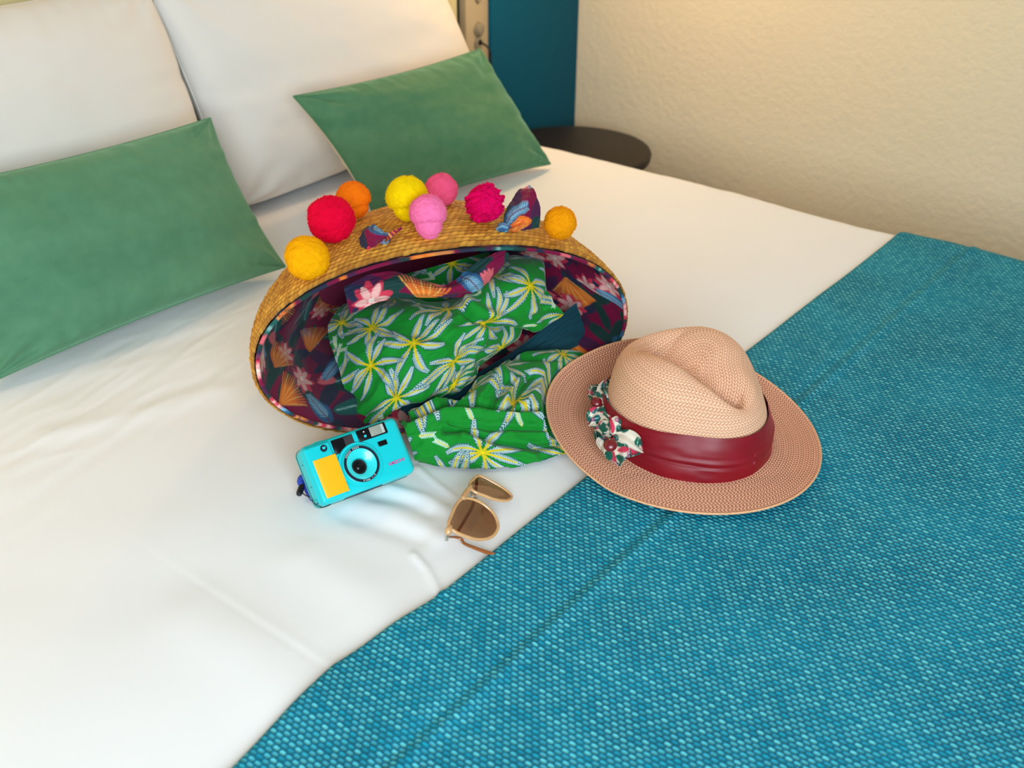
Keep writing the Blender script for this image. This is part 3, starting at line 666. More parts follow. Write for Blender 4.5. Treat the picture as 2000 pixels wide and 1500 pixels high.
floral_patch('ribbon_end', [[at_(748, 466, -.004), at_(758, 456, -.012), at_(770, 449, -.012), at_(784, 443, -.006)], [at_(750, 474, -.006), at_(762, 466, -.014), at_(774, 456, -.012), at_(786, 447, -.006)]], 30, 40, 0.8, 0.05, bk)
knot(752, 470, 9, p, 0.7)
# floral swag hanging across the mouth, just inside the rim
def bp(t, deg, off=0.012, dz=0.0): q = basket_pt(np.array(t), np.array(math.radians(deg)), off); return q + np.array([0, 0, dz])
def I(px, py, d):
    """a place seen at px,py at distance d (metres behind the mouth plane, measured along the basket)"""
    ray = R @ np.array([px - 1000, -(py - 750), -FPX]); th = math.radians(70)
    nm = BN * math.sin(th) - BZ * math.cos(th); o = B0 + np.array([0, 0, ZB + 0.098]) + nm * d
    return CAM + ray * ((o - CAM) @ nm) / (ray @ nm)
floral_patch('closing_flap', [[I(672, 560, .05), I(720, 538, .035), I(775, 532, .03), I(830, 548, .03), I(872, 552, .028), I(910, 528, .025), I(948, 503, .022), I(985, 486, .02)],
                              [I(676, 585, .045), I(725, 565, .022), I(780, 552, .015), I(835, 562, .014), I(885, 566, .012), I(930, 545, .012), I(962, 515, .014), I(990, 492, .018)],
                              [I(684, 612, .05), I(730, 594, .032), I(785, 584, .026), I(840, 582, .024), I(893, 583, .022), I(938, 566, .022), I(972, 532, .022), I(996, 500, .022)]], 110, 330, 0.05, 0.02, bk, 'strip of burgundy floral cotton sagging across the mouth', wr=0.003)

# the fedora's frame (the wrap lies flat under its brim)
HC = np.array([0.9173, 0.4899]); AZ = -1.8014; HF = np.array([math.cos(AZ), math.sin(AZ)]); HS = np.array([-HF[1], HF[0]])
BRa, BRb, CRa, CRb, CH = 0.158, 0.1425, 0.0945, 0.0860, 0.106
def hat_xyz(f, s, z): return np.stack([HC[0] + f * HF[0] + s * HS[0], HC[1] + f * HF[1] + s * HS[1], ZB + z], -1)
def plane_z(f, s): return 0.0215 - 0.070 * f + 0.045 * s
# ------------------------------------------------------------------ green palm-print garment spilling out of the basket
gm = empty('beach_wrap', tuple(P(900, 760)), 'crumpled green palm-print beach wrap spilling out of the straw basket', 'clothing')
def cloth_from(name, rows, n, m, cv, u0, v0, label, creases=(), wr=0.0012, mat=None, back=None, th=0.0012, seed=80):
    Cn = np.array([[P(a, b, h) for a, b, h in r] for r in rows])
    if back is not None: Cn = np.concatenate([Cn[:1] + np.array(back), Cn])
    Gc = resample(Cn, n, m); N = normals(Gc); N = np.where(((CAM - Gc) * N).sum(-1, keepdims=True) < 0, -N, N); X = proj(Gc); D = 0
    for poly, amp, wid in creases: D = D + 1.5 * amp * np.exp(-(seg_dist(X, poly) / wid) ** 2)
    uu, vv2 = np.meshgrid(np.linspace(0, 1, m), np.linspace(0, 1, n))
    D = D + wr * fnoise(uu * 9 + vv2 * 4, vv2 * 8 - uu * 3, seed, 3) + 0.7 * wr * (1 - 2 * np.abs(fnoise(uu * 6 - vv2 * 3, vv2 * 5 + uu * 4, seed + 5, 2))) 
    G2 = Gc + N * np.asarray(D)[..., None]; rel = G2[..., :2] - HC; f_ = rel @ HF; s_ = rel @ HS; q_ = np.sqrt((f_ / BRa) ** 2 + (s_ / BRb) ** 2)
    zmax = ZB + plane_z(f_, s_) - 0.004 + 0.010 * np.clip(-f_ / 0.15, 0, 1) ** 2 * np.clip(q_, 0, 1) ** 2 + 0.9 * np.clip(q_ - 1.02, 0, 5)
    G2[..., 2] = np.minimum(G2[..., 2], zmax)
    G2[..., 2] = np.maximum(G2[..., 2], ZB + 0.0045 + th)
    lu = np.linalg.norm(np.diff(Gc, axis=1), axis=2); lv = np.linalg.norm(np.diff(Gc, axis=0), axis=2)
    U = np.concatenate([np.zeros((n, 1)), np.cumsum(lu, 1)], 1); U = U - U[:, m // 2:m // 2 + 1]; U = U - U.min()
    V = np.concatenate([np.zeros((1, m)), np.cumsum(lv, 0)], 0); V = V - V[n // 2:n // 2 + 1]; V = V - V.min()
    if callable(cv): colr = cv(U, V)
    else: colr = cv.sample(U + u0, V + v0)
    return link(name, thick_grid(name, G2 if name != 'x' else Gc, th, col=colr), mat or M_print, gm, label)
petrol = lambda U, V: np.tile(lin((6, 58, 70)), U.shape + (1,)) * (1 + 0.08 * fnoise(U * 90, V * 90, 15, 2))[..., None]
cloth_from('inner_layer', [[(735, 812, .022), (800, 788, .030), (870, 768, .034), (940, 725, .036), (1010, 680, .045), (1070, 635, .060), (1125, 592, .070)],
                           [(745, 835, .012), (812, 815, .022), (885, 790, .026), (955, 752, .030), (1025, 712, .034), (1090, 690, .036), (1150, 668, .034)]],
           80, 260, petrol, 0, 0, 'plain dark petrol layer showing between the folds')
cloth_from('lower_fold', [[(780, 826, .024), (838, 810, .028), (893, 792, .032), (935, 742, .048), (985, 706, .052), (1045, 688, .054), (1105, 684, .044), (1165, 700, .018)],
                          [(784, 828, .036), (843, 804, .044), (898, 784, .048), (945, 750, .060), (1000, 728, .062), (1055, 716, .058), (1108, 716, .044), (1165, 730, .016)],
                          [(788, 832, .042), (846, 800, .052), (902, 786, .052), (955, 778, .054), (1008, 768, .052), (1060, 760, .046), (1110, 758, .032), (1165, 762, .014)],
                          [(794, 848, .040), (852, 820, .050), (910, 812, .050), (966, 806, .050), (1018, 800, .046), (1066, 798, .040), (1112, 796, .026), (1165, 800, .012)],
                          [(801, 868, .030), (860, 852, .038), (920, 848, .040), (978, 842, .038), (1030, 836, .034), (1076, 832, .030), (1116, 830, .020), (1165, 830, .010)],
                          [(808, 888, .016), (870, 884, .022), (932, 884, .024), (990, 878, .022), (1042, 868, .020), (1086, 860, .018), (1122, 858, .012), (1165, 858, .008)],
                          [(818, 907, .003), (880, 912, .004), (945, 916, .004), (1005, 911, .004), (1060, 899, .004), (1098, 888, .004), (1130, 882, .004), (1165, 880, .004)]],
           300, 420, CV_PALM, 0.02, 0.16, 'green palm-print folds lying on the duvet',
           [([(800, 822), (860, 796), (930, 792), (1000, 800), (1085, 800)], -0.007, 6), ([(800, 832), (870, 806), (940, 806), (1085, 812)], 0.004, 8),
            ([(870, 840), (905, 838), (940, 852), (985, 870), (1040, 876), (1090, 868)], -0.006, 6), ([(880, 825), (960, 836), (1080, 838)], -0.004, 5),
            ([(905, 850), (960, 872), (1040, 888)], 0.004, 8), ([(960, 790), (975, 765), (990, 742)], -0.005, 6), ([(1000, 790), (1012, 762), (1035, 735)], -0.006, 6),
            ([(985, 790), (998, 765), (1012, 745)], 0.005, 6), ([(935, 788), (955, 756), (985, 725)], 0.004, 7), ([(1030, 790), (1050, 760), (1090, 735)], 0.005, 9), ([(1060, 795), (1072, 770), (1100, 755)], -0.004, 6), ([(1000, 700), (1050, 702), (1110, 705)], -0.003, 5)], 0.0030, seed=90)
cloth_from('upper_fold', [[(672, 596, .085), (735, 582, .100), (800, 586, .108), (858, 590, .112), (915, 574, .118), (958, 528, .128), (1005, 502, .134), (1058, 508, .128)],
                          [(655, 612, .085), (720, 600, .104), (788, 604, .114), (855, 606, .120), (918, 594, .126), (965, 556, .136), (1018, 530, .140), (1070, 538, .124)],
                          [(643, 640, .082), (710, 628, .102), (780, 628, .114), (850, 632, .118), (915, 622, .118), (975, 598, .120), (1030, 585, .118), (1078, 588, .105)],
                          [(645, 668, .078), (710, 660, .098), (775, 656, .110), (840, 656, .114), (900, 646, .112), (962, 632, .106), (1025, 618, .100), (1098, 616, .084)],
                          [(655, 700, .070), (716, 692, .090), (775, 688, .100), (832, 684, .104), (890, 674, .100), (942, 660, .096), (995, 645, .090), (1060, 638, .078)],
                          [(666, 742, .056), (722, 728, .076), (775, 718, .088), (826, 712, .090), (875, 702, .086), (918, 692, .080), (958, 680, .072), (1000, 668, .062)],
                          [(676, 785, .036), (724, 772, .056), (770, 760, .068), (812, 752, .072), (852, 744, .068), (888, 734, .062), (918, 724, .056), (948, 712, .048)],
                          [(668, 815, .032), (714, 806, .042), (758, 796, .048), (796, 786, .052), (834, 778, .050), (866, 768, .046), (894, 758, .044), (920, 746, .040)],
                          [(652, 842, .026), (702, 838, .030), (742, 822, .034), (776, 798, .036), (812, 784, .040), (846, 776, .040), (876, 768, .038), (900, 760, .036)]],
           430, 470, CV_PALM, 0.03, 0.0, 'green palm-print upper fold inside the basket',
           [([(905, 606), (930, 625), (975, 640), (1030, 652)], -0.007, 7), ([(915, 590), (960, 618), (1010, 632), (1050, 630)], 0.004, 10), ([(760, 640), (850, 655), (930, 690), (945, 730)], -0.003, 14),
            ([(1068, 515), (1074, 560), (1058, 600)], -0.004, 6), ([(765, 775), (720, 800), (690, 830)], -0.004, 9), ([(790, 760), (745, 790), (710, 826)], 0.003, 8), ([(950, 640), (928, 690), (918, 720)], 0.0025, 5),
            ([(1040, 605), (1070, 600), (1100, 610)], 0.003, 8), ([(700, 610), (800, 612), (880, 640)], 0.003, 16)], 0.0030, back=(0.02, 0.05, -0.03), seed=84)

tk = resample(np.array([[I(790, 536, .10), I(850, 520, .10), I(905, 505, .10), I(955, 492, .10)], [I(800, 560, .07), I(860, 560, .07), I(915, 545, .07), I(962, 510, .07)], [I(800, 590, .09), I(860, 590, .09), I(915, 580, .09), I(965, 540, .09)]]), 120, 260)
tu, tv = arc_uv(tk); link('tucked_fold', thick_grid('tucked_fold', tk, 0.001, col=CV_PALM.sample(tu + 0.2, tv + 0.1)), M_print, gm)

# ------------------------------------------------------------------ straw fedora
def crown(phi, th):
    """phi 0 at the foot of the crown .. pi/2 at its middle"""
    nx = 3.5; rr = np.cos(phi) ** (2 / nx); zz = np.sin(phi) ** (2 / nx)
    c, s = np.cos(th), np.sin(th)
    egg = 1 + 0.03 * c
    taper = 1 - 0.11 * zz
    dth = np.abs(np.angle(np.exp(1j * th)))
    pinch = 1 - 0.22 * zz ** 2.0 * np.exp(-((dth - 0.80) / 0.42) ** 2)
    f = CRa * rr * c * egg * taper * pinch + 0.005; sd = CRb * rr * s * taper * pinch
    H = CH * (1 - 0.05 * c * rr)
    z = zz * H
    # the long crease along the top, narrow and deep at the front
    ff = f / CRa; wdt = 0.035 - 0.019 * np.clip((ff + 0.6) / 1.3, 0, 1)
    dep = 0.046 * np.clip((ff + 0.98) / 0.55, 0, 1) ** 1.1 * np.clip((1.12 - ff) / 0.42, 0, 1) ** 1.3
    z = z - dep * np.exp(-(np.abs(sd) / wdt) ** 1.7) * np.clip((zz - 0.62) / 0.3, 0, 1)
    return f, sd, z
def brim(q, th):
    """q 0 at the crown .. 1 at the brim's edge"""
    f0, s0, _ = crown(np.zeros_like(th), th); c, s = np.cos(th), np.sin(th)
    f1, s1 = BRa * c, BRb * s; f = f0 + (f1 - f0) * q; sd = s0 + (s1 - s0) * q
    back = np.clip(-c, 0, 1); z = 0.016 * q ** 2 * back ** 1.5 + 0.006 * q ** 2 * np.abs(s) - 0.004 * q ** 1.5 * np.clip(c, 0, 1) + 0.0035 * q * np.sin(3 * th + 0.9) - 0.003 * q
    return f, sd, z
NT_ = 420; tht = np.linspace(0, 2 * np.pi, NT_, endpoint=False)
# rows of braid of even width: brim first, then up and over the crown
def hat_row(w):
    """w<0 brim (metres from the crown foot, outwards), w>=0 crown phi"""
    if w < 0: f, s, z = brim(np.full(NT_, -w), tht)
    else: f, s, z = crown(np.full(NT_, w), tht)
    q = hat_xyz(f, s, z + plane_z(f, s))
    if w < 0: q[:, 2] = np.maximum(q[:, 2], ZB + support(q[:, 0], q[:, 1]))
    return q
def support(x, y):
    return np.where(y < edge_y(x) + 0.004, 0.0130, 0.0035) + duvet_h(x, y) + 0.0012
rows = list(-np.linspace(1, 0, 22))
ph = np.linspace(0, math.pi / 2 - 0.004, 400)
Lp = [0.0]; prev = None
for x_ in ph:
    q = hat_row(max(x_, 1e-9)) if x_ > 0 else hat_row(1e-9)
    if prev is not None: Lp.append(Lp[-1] + np.linalg.norm(q - prev, axis=1).mean())
    prev = q
Lp = np.array(Lp); nrow = int(Lp[-1] / 0.0030)
rows_c = list(np.interp(np.linspace(0, Lp[-1], nrow + 1), Lp, ph)); rows_c[0] = 1e-9
rowpairs = list(zip(rows[:-1], [min(r, -1e-9) for r in rows[1:]])) + list(zip(rows_c[:-1], rows_c[1:]))
Vs, Fs, Cs = [], [], []; SV = 5; rk = np.random.default_rng(4)
pale, red = lin((240, 197, 160)), lin((160, 62, 44))
# finer sampling round the hat so that each stitch shows
NTF = 1680; tfi = np.arange(NTF) / NTF * NT_
def fine(A):
    i = tfi.astype(int); f = (tfi - i)[:, None]; return A[i % NT_] * (1 - f) + A[(i + 1) % NT_] * f
base_i = 0
for r, (w0, w1) in enumerate(rowpairs):
    A = np.stack([hat_row(w0 + (w1 - w0) * v) for v in np.linspace(0, 1, 3)])
    per = np.linalg.norm(A[1] - np.roll(A[1], 1, 0), axis=1); arc = np.concatenate([[0], np.cumsum(per)]); tot = arc[-1]
    ns = max(6, int(round(tot / 0.0039))); u = np.interp(tfi, np.arange(NT_ + 1), arc) / tot * ns
    step = 1 if tot > 0.62 else (2 if tot > 0.3 else 4)
    sel = np.arange(0, NTF, step); u = u[sel]
    Af = np.stack([fine(a)[sel] for a in A]); v = np.linspace(0, 1, SV)
    B = np.stack([(Af[0] * (1 - x) * (1 - 2 * x) + Af[1] * 4 * x * (1 - x) + Af[2] * x * (2 * x - 1)) for x in v])
    nr = np.cross(Af[2] - Af[0], np.roll(Af[1], -1, 0) - np.roll(Af[1], 1, 0)); nr /= np.linalg.norm(nr, axis=1, keepdims=True) + 1e-12
    nr = np.where((nr[:, 2:3] if w0 < 0 else ((Af[1] - np.array([HC[0], HC[1], ZB + 0.04])) * nr).sum(1, keepdims=True)) < 0, -nr, nr)
    sl = 0.9 if r % 2 else -0.9
    fr = (u[None, :] + v[:, None] * sl + 0.25 * (r % 3)) % 1.0
    h = 0.0008 * np.sin(np.pi * v)[:, None] ** 0.7 * (0.6 + 0.4 * np.sin(np.pi * fr))
    q = B + nr[None] * h[..., None]
    Vs.append(q.reshape(-1, 3)); m = len(sel); Fs.append(grid_faces(SV, m, True, off=base_i)); base_i += SV * m
    k = np.clip((np.abs(fr - 0.5) - (0.20 if w0 < 0 else 0.27)) / 0.10, 0, 1)                      # thin dark red thread between pale stitches
    edgek = np.clip((np.abs(v - 0.5) - 0.38) / 0.12, 0, 1)[:, None]; k = np.clip(k + 0.55 * edgek, 0, 1)
    mixr = (0.92 if w0 < 0 else 0.66) * k
    Cs.append((pale * (1 - mixr[..., None]) + red * mixr[..., None]).reshape(-1, 3) * rk.uniform(0.95, 1.05))
hat = empty('fedora', (HC[0], HC[1], ZB + 0.01), 'blush straw fedora with burgundy band resting on duvet and teal runner', 'hat')
link('straw_body', mesh_np('straw_body', np.concatenate(Vs), np.concatenate(Fs), col=np.concatenate(Cs)), M_paper, hat)
rimh = hat_row(-1.0)[::4]; tb = tube('brim_edge', rimh, 0.0013, plain('edge_braid', (222, 166, 124), 0.7, 0.3, 0.3, 300), hat, closed=True, sub=1, seg=8)
# underside of the brim, so the hat has a real thickness
GU = np.stack([hat_row(-x) for x in np.linspace(0.02, 0.995, 10)]); GU[..., 2] -= 0.0012
link('brim_underside', grid_mesh('brim_underside', GU, True), plain('straw_underside', (206, 150, 112), 0.8, 0.2), hat)
# band: gathered satin round the crown's foot
nb = 40; bt = np.linspace(0, 2 * np.pi, 700, endpoint=False); bv = np.linspace(0, 1, nb)
Gb = []
for v in bv:
    hgt = 0.040 + 0.006 * np.cos(bt + 0.6) - 0.002 * np.sin(2 * bt)
    zt = hgt * v; phv = np.arcsin(np.clip(zt / (CH * (1 - 0.05 * np.cos(bt))), 1e-4, 0.99) ** 1.75)
    f, s, z = crown(phv, bt)
    puff = 0.0036 + 0.0016 * np.sin(np.pi * v) + 0.0018 * fnoise(bt * 2.2, v * 3.5 + 0.25 * np.sin(bt * 2), 61, 2) + 0.0016 * np.exp(-((v - 0.38 - 0.10 * np.sin(bt * 1.3 + 1.0)) / 0.05) ** 2) - 0.0022 * np.exp(-((v - 0.27 - 0.10 * np.sin(bt * 1.3 + 1.0)) / 0.04) ** 2)
    k = 1 + puff / np.hypot(f, s); Gb.append(hat_xyz(f * k, s * k, zt * (1) + plane_z(f, s) + 0.0012 - 0.0018 * (v == 0)))
Gb = np.array(Gb); link('hat_band', grid_mesh('hat_band', Gb, True), M_band, hat, 'gathered burgundy satin band')
# cluster of folded floral fabric leaves tied to the band
def hat_at(px, py, h): return P(px, py, h)
def petal(p0, p1, wid, lift, u0, v0, seed, name='fabric_petal'):
    a = P(*p0); b = P(*p1); ax = b - a; L = np.linalg.norm(ax); ax /= L; view = CAM - a; view /= np.linalg.norm(view)
    sd = np.cross(ax, view); sd /= np.linalg.norm(sd); rd = np.random.default_rng(seed); Cn = []
    for i, t in enumerate((0, 0.3, 0.65, 1.0)):
        wv = wid * (0.35, 1.0, 0.95, 0.28)[i]; row = []
        for j, s in enumerate((-1, -0.5, 0, 0.5, 1)):
            row.append(a + ax * L * (t - 0.10 * abs(s) * (t > 0.9)) + sd * wv * s + view * (lift * math.sin(math.pi * min(t + 0.15, 1)) + 0.0040 * ((j % 2) * 2 - 1) * (1 if seed % 2 else -1) * (0.4 + t * 0.6)))
        Cn.append(row)
    floral_patch(name, Cn, 34, 34, u0, v0, hat, cv=CV_BOW, th=0.0008)
HB = [((1188, 790, .050), (1184, 738, .060), .011, .004, .00, .00), ((1190, 785, .052), (1208, 752, .056), .011, .007, .03, .01), ((1178, 785, .048), (1152, 752, .046), .009, .004, .06, .02),
      ((1185, 785, .050), (1196, 826, .050), .011, .005, .10, .00), ((1180, 800, .046), (1150, 832, .040), .011, .006, .13, .02), ((1186, 812, .046), (1158, 808, .042), .008, .008, .16, .01),
      ((1195, 850, .040), (1160, 836, .036), .012, .006, .02, .05), ((1196, 850, .044), (1234, 822, .052), .014, .006, .05, .05), ((1200, 850, .044), (1256, 884, .044), .013, .006, .09, .05),
      ((1200, 856, .040), (1210, 910, .034), .013, .007, .12, .05), ((1192, 858, .038), (1176, 882, .032), .011, .004, .15, .05), ((1200, 845, .046), (1176, 806, .048), .011, .003, .07, .07)]
for i, (p0, p1, wd, lf, u0, v0) in enumerate(HB): petal(p0, p1, wd, lf, u0, v0, i)
for bx, by, bh, br in ((1165, 786, .052, .0062), (1192, 869, .052, .0072), (1212, 828, .050, .0040)):
    bm = lathe_bm([(0, 0.6), (0.5, 0.52), (0.85, 0.3), (1.0, 0.0), (0.9, -0.25), (0, -0.3)], 28); c = P(bx, by, bh); vdir = Vector(CAM - c).normalized() + Vector((0, 0, 0.5))
    bm_link('button', bm, M_button, hat, 'dark red domed button' if by == 869 else None, mtx=Matrix.Translation(Vector(c)) @ vdir.to_track_quat('Z', 'Y').to_matrix().to_4x4() @ Matrix.Scale(br, 4))

# ------------------------------------------------------------------ turquoise compact camera, tilted back against the wrap
cphi = math.radians(-17); ct = math.radians(47)
ex = Vector((math.cos(cphi), math.sin(cphi), 0)); eb = Vector((-math.sin(cphi), math.cos(cphi), 0)); ey = eb * math.cos(ct) + Vector((0, 0, 1)) * math.sin(ct); ez = ex.cross(ey)
DEP = 0.032; W_, H_ = 0.112, 0.064
# the lower back edge touches the duvet
lowz = min((ez * -DEP).z, 0.0); o0 = Vector(P(629, 988, -lowz + 0.0045))
CM = Matrix(((ex.x, ey.x, ez.x, o0.x), (ex.y, ey.y, ez.y, o0.y), (ex.z, ey.z, ez.z, o0.z), (0, 0, 0, 1)))
k_cam = ((o0 - Vector(CAM)).length) / ((Vector(P(629, 988)) - Vector(CAM)).length)
CM = CM @ Matrix.Diagonal((k_cam * 1.005, k_cam * 1.01, k_cam, 1))
cam = empty('compact_camera', tuple(P(700, 930)), 'turquoise compact film camera with yellow grip leaning on the palm-print wrap', 'camera')
def cbox(name, x0, x1, y0, y1, z0, z1, bev, mat, label=None, seg=4, par=None): return bm_link(name, box_bm(x0, x1, y0, y1, z0, z1, bev, seg), mat, par or cam, label, mtx=CM)
def cdisc(name, x, y, prof, mat, label=None, par=None, sx=1.0): return bm_link(name, lathe_bm(prof, 56), mat, par or cam, label, mtx=CM @ Matrix.Translation((x, y, 0)) @ Matrix.Diagonal((sx, 1, 1, 1)))
cbox('camera_body', 0, W_, 0, H_, -DEP, 0, 0.0072, M_turq, 'turquoise plastic body', 6)
cbox('back_shell', 0.0015, W_ - 0.0015, 0.0015, H_ - 0.0015, -DEP - 0.0012, -DEP + 0.009, 0.004, M_turq2, None)
bm = bmesh.new(); rr_ = 0.0072; ol = []
for cx_, cy_, a0_ in ((W_ - rr_, H_ - rr_, 0), (rr_, H_ - rr_, 90), (rr_, rr_, 180), (W_ - rr_, rr_, 270)):
    for q in range(7): a_ = math.radians(a0_ + q * 15); ol.append((cx_ + (rr_ + 0.00035) * math.cos(a_), cy_ + (rr_ + 0.00035) * math.sin(a_)))
va = [bm.verts.new((x, y, -DEP + 0.0095)) for x, y in ol]; vb = [bm.verts.new((x, y, -DEP + 0.0103)) for x, y in ol]
bm.faces.new(va); bm.faces.new(vb)
for q in range(len(ol)): bm.faces.new((va[q], va[(q + 1) % len(ol)], vb[(q + 1) % len(ol)], vb[q]))
bm_link('seam_line', bm, M_navy, cam, mtx=CM)
# grip: rounded yellow pad on a raised, rounded hand hold at the left
cbox('hand_hold', 0.0015, 0.031, 0.0015, H_ - 0.0035, -0.010, 0.0032, 0.0030, M_turq, None, 5)
bm = bmesh.new(); prf = []
for i in range(15):
    x = -0.0002 + i / 14 * 0.0292; prf.append((x + 0.003, 0.0036 + 0.0006 * math.sin(i / 14 * math.pi) - 0.006 * max(0, (2.5 - i) / 2.5) ** 2))
vs0 = [bm.verts.new((x, 0.005, z)) for x, z in prf]; vs1 = [bm.verts.new((x, 0.0455, z)) for x, z in prf]
vb0 = [bm.verts.new((x, 0.0045, z - 0.002)) for x, z in prf]; vb1 = [bm.verts.new((x, 0.046, z - 0.002)) for x, z in prf]
for i in range(14):
    bm.faces.new((vs0[i], vs0[i + 1], vs1[i + 1], vs1[i])); bm.faces.new((vb0[i], vb0[i + 1], vs0[i + 1], vs0[i])); bm.faces.new((vs1[i], vs1[i + 1], vb1[i + 1], vb1[i]))
bm.faces.new((vs0[0], vs1[0], vb1[0], vb0[0])); bm.faces.new((vs0[-1], vb0[-1], vb1[-1], vs1[-1]))
bm_link('grip_pad', bm, M_yellow, cam, 'yellow grip pad', mtx=CM)
cbox('viewfinder_panel', 0.033, 0.0575, 0.0445, 0.0600, -0.001, 0.0012, 0.0008, M_glossblack, 'black viewfinder panel', 2)
cbox('viewfinder_window', 0.0468, 0.0570, 0.0458, 0.0590, 0.0006, 0.0016, 0.0004, M_vf, 'smoky viewfinder window', 2)
cbox('viewfinder_glass', 0.0342, 0.0450, 0.0456, 0.0590, 0.0006, 0.0014, 0.0004, M_glossblack, None, 2)
cbox('flash_panel', 0.0625, 0.0965, 0.0488, 0.0612, -0.001, 0.0012, 0.0008, M_glossblack, 'black flash panel', 2)
cbox('flash_window', 0.0770, 0.0935, 0.0502, 0.0602, 0.0006, 0.0016, 0.0004, M_flash, 'grey ribbed flash window', 2)
for i in range(6): cbox('flash_rib', 0.0905 + i * 0.0005, 0.09065 + i * 0.0005, 0.0506, 0.0598, 0.0012, 0.0019, 0.0, M_white)
cdisc('sensor_eye', 0.0705, 0.0530, [(0, 0.0020), (0.0013, 0.0020), (0.0015, 0.0010), (0, 0.0010)], M_turq2, 'pale round sensor')
cdisc('sensor_dot', 0.0705, 0.0578, [(0, 0.0018), (0.0007, 0.0018), (0.0008, 0.0010), (0, 0.0010)], M_white)
cbox('counter_window', 0.0810, 0.0915, 0.0375, 0.0430, -0.001, 0.0007, 0.0005, M_glossblack, 'small dark window', 2)
cdisc('badge', 0.0225, 0.0545, [(0, 0.0044), (0.0034, 0.0044), (0.0037, 0.0038), (0.0037, 0.0028), (0, 0.0028)], M_navy, 'round navy badge')
# heart mark on the badge
hp = [(16 * math.sin(t) ** 3 * 0.00011, (13 * math.cos(t) - 5 * math.cos(2 * t) - 2 * math.cos(3 * t) - math.cos(4 * t)) * 0.00011) for t in np.linspace(0, 2 * math.pi, 28, endpoint=False)]
bm = bmesh.new(); a_ = [bm.verts.new((0.0225 + x, 0.0547 + y, 0.0048)) for x, y in hp]; b_ = [bm.verts.new((0.0225 + x, 0.0547 + y, 0.0042)) for x, y in hp]
bm.faces.new(a_); bm.faces.new(b_[::-1])
for i in range(28): bm.faces.new((a_[i], b_[i], b_[(i + 1) % 28], a_[(i + 1) % 28]))
bm_link('heart_mark', bm, M_turq2, cam, 'pale heart mark', smooth=False, mtx=CM)
LX, LY = 0.0540, 0.0262
cdisc('lens_surround', LX, LY, [(0.0245, -0.001), (0.0245, 0.0012), (0.0238, 0.0022), (0.0215, 0.0022), (0.0205, 0.0034), (0.0202, 0.0050), (0.0180, 0.0056), (0.0178, 0.0020)], M_turq)
cdisc('lens_ring', LX, LY, [(0.0192, 0.0050), (0.0192, 0.0062), (0.0188, 0.0066), (0.0164, 0.0066), (0.0162, 0.0060), (0.0162, 0.0040)], M_navy, 'navy ring round the lens')
cdisc('lens_cone', LX, LY, [(0.0164, 0.0064), (0.0160, 0.0064), (0.0085, 0.0008), (0.0080, 0.0005), (0.0080, -0.0005)], M_turq2, 'funnel-shaped turquoise lens cone')
cdisc('lens_barrel', LX - 0.0022, LY - 0.0016, [(0.0082, -0.001), (0.0082, 0.0016), (0.0076, 0.0024), (0.0062, 0.0022), (0.0050, 0.0006), (0.0, 0.0004)], M_black, 'black lens barrel')
cdisc('lens_glass', LX - 0.0022, LY - 0.0016, [(0.0046, 0.0006), (0.0036, 0.0018), (0.0018, 0.0026), (0, 0.0028)], M_glossblack)
def text_mesh(name, body, size, mat, par, mtx, ext=0.0001, label=None, shear=0.0):
    cu = bpy.data.curves.new(name, 'FONT'); cu.body = body; cu.size = size; cu.extrude = ext; cu.align_x = 'CENTER'; cu.align_y = 'CENTER'; cu.resolution_u = 2; cu.shear = shear; cu.offset = size * 0.012
    o = bpy.data.objects.new(name, cu); COL.objects.link(o); dg = bpy.context.evaluated_depsgraph_get(); me = bpy.data.meshes.new_from_object(o.evaluated_get(dg)); bpy.data.objects.remove(o)
    me.transform(mtx); me.name = name; me.materials.clear(); return link(name, me, mat, par, label)
text_mesh('label_text', 'KMZOW', 0.0048, M_pink, cam, CM @ Matrix.Translation((0.0935, 0.0165, 0.0003)), 0.0002, 'pink lettering')
def ring_text(body, a0, step, rad, name):
    for i, ch in enumerate(body):
        if ch == ' ': continue
        a = math.radians(a0 + i * step); up = math.pi / 2 if step < 0 else -math.pi / 2
        text_mesh(name, ch, 0.0026, M_white, cam, CM @ Matrix.Translation((LX + rad * math.cos(a), LY + rad * math.sin(a), 0.0067)) @ Matrix.Rotation(a - math.pi / 2 if step < 0 else a + math.pi / 2, 4, 'Z'), 0.00004)
ring_text('FOCUS FREE', 140, -6.5, 0.0177, 'ring_letter'); ring_text('31mm 1:9', 255, 6.5, 0.0177, 'ring_letter')
cbox('battery_door', 0.030, 0.072, -0.0008, 0.001, -0.020, -0.008, 0.0004, M_navy, 'dark slot along the underside', 2)
cbox('shutter_release', 0.018, 0.028, H_ - 0.001, H_ + 0.0012, -0.016, -0.008, 0.0006, M_turq2, None, 2)
for yy in (0.004, 0.022, 0.046): cbox('screw', -0.0004, 0.0006, yy, yy + 0.0016, -0.012, -0.0104, 0.0002, M_navy, None, 1)
# wrist strap: thin black loop, blue cord and black toggle
def K(x, y, z): return np.array(CM @ Vector((x, y, z)))
tube('strap_loop', [K(0.013, -0.0006, -0.013), K(0.004, -0.0010, -0.010), K(-0.0010, 0.002, -0.008), K(-0.0030, 0.008, -0.014), P(606, 972, .010), P(594, 966, .008), P(586, 955, .010)], 0.00055, M_black, cam, 'thin black strap loop')
tube('strap_cord', [P(589, 948, .012), P(587, 940, .014), P(592, 933, .015), P(598, 938, .012), P(600, 950, .010), P(604, 962, .008), P(612, 974, .006)], [.0030, .0038, .0042, .0042, .0040, .0038, .0034], M_blue, cam, 'marbled blue cord')
tube('strap_toggle', [P(584, 967, .009), P(585, 962, .010), P(588, 954, .011), P(590, 948, .012)], [.0024, .0034, .0034, .0028], M_black, cam, 'black toggle')

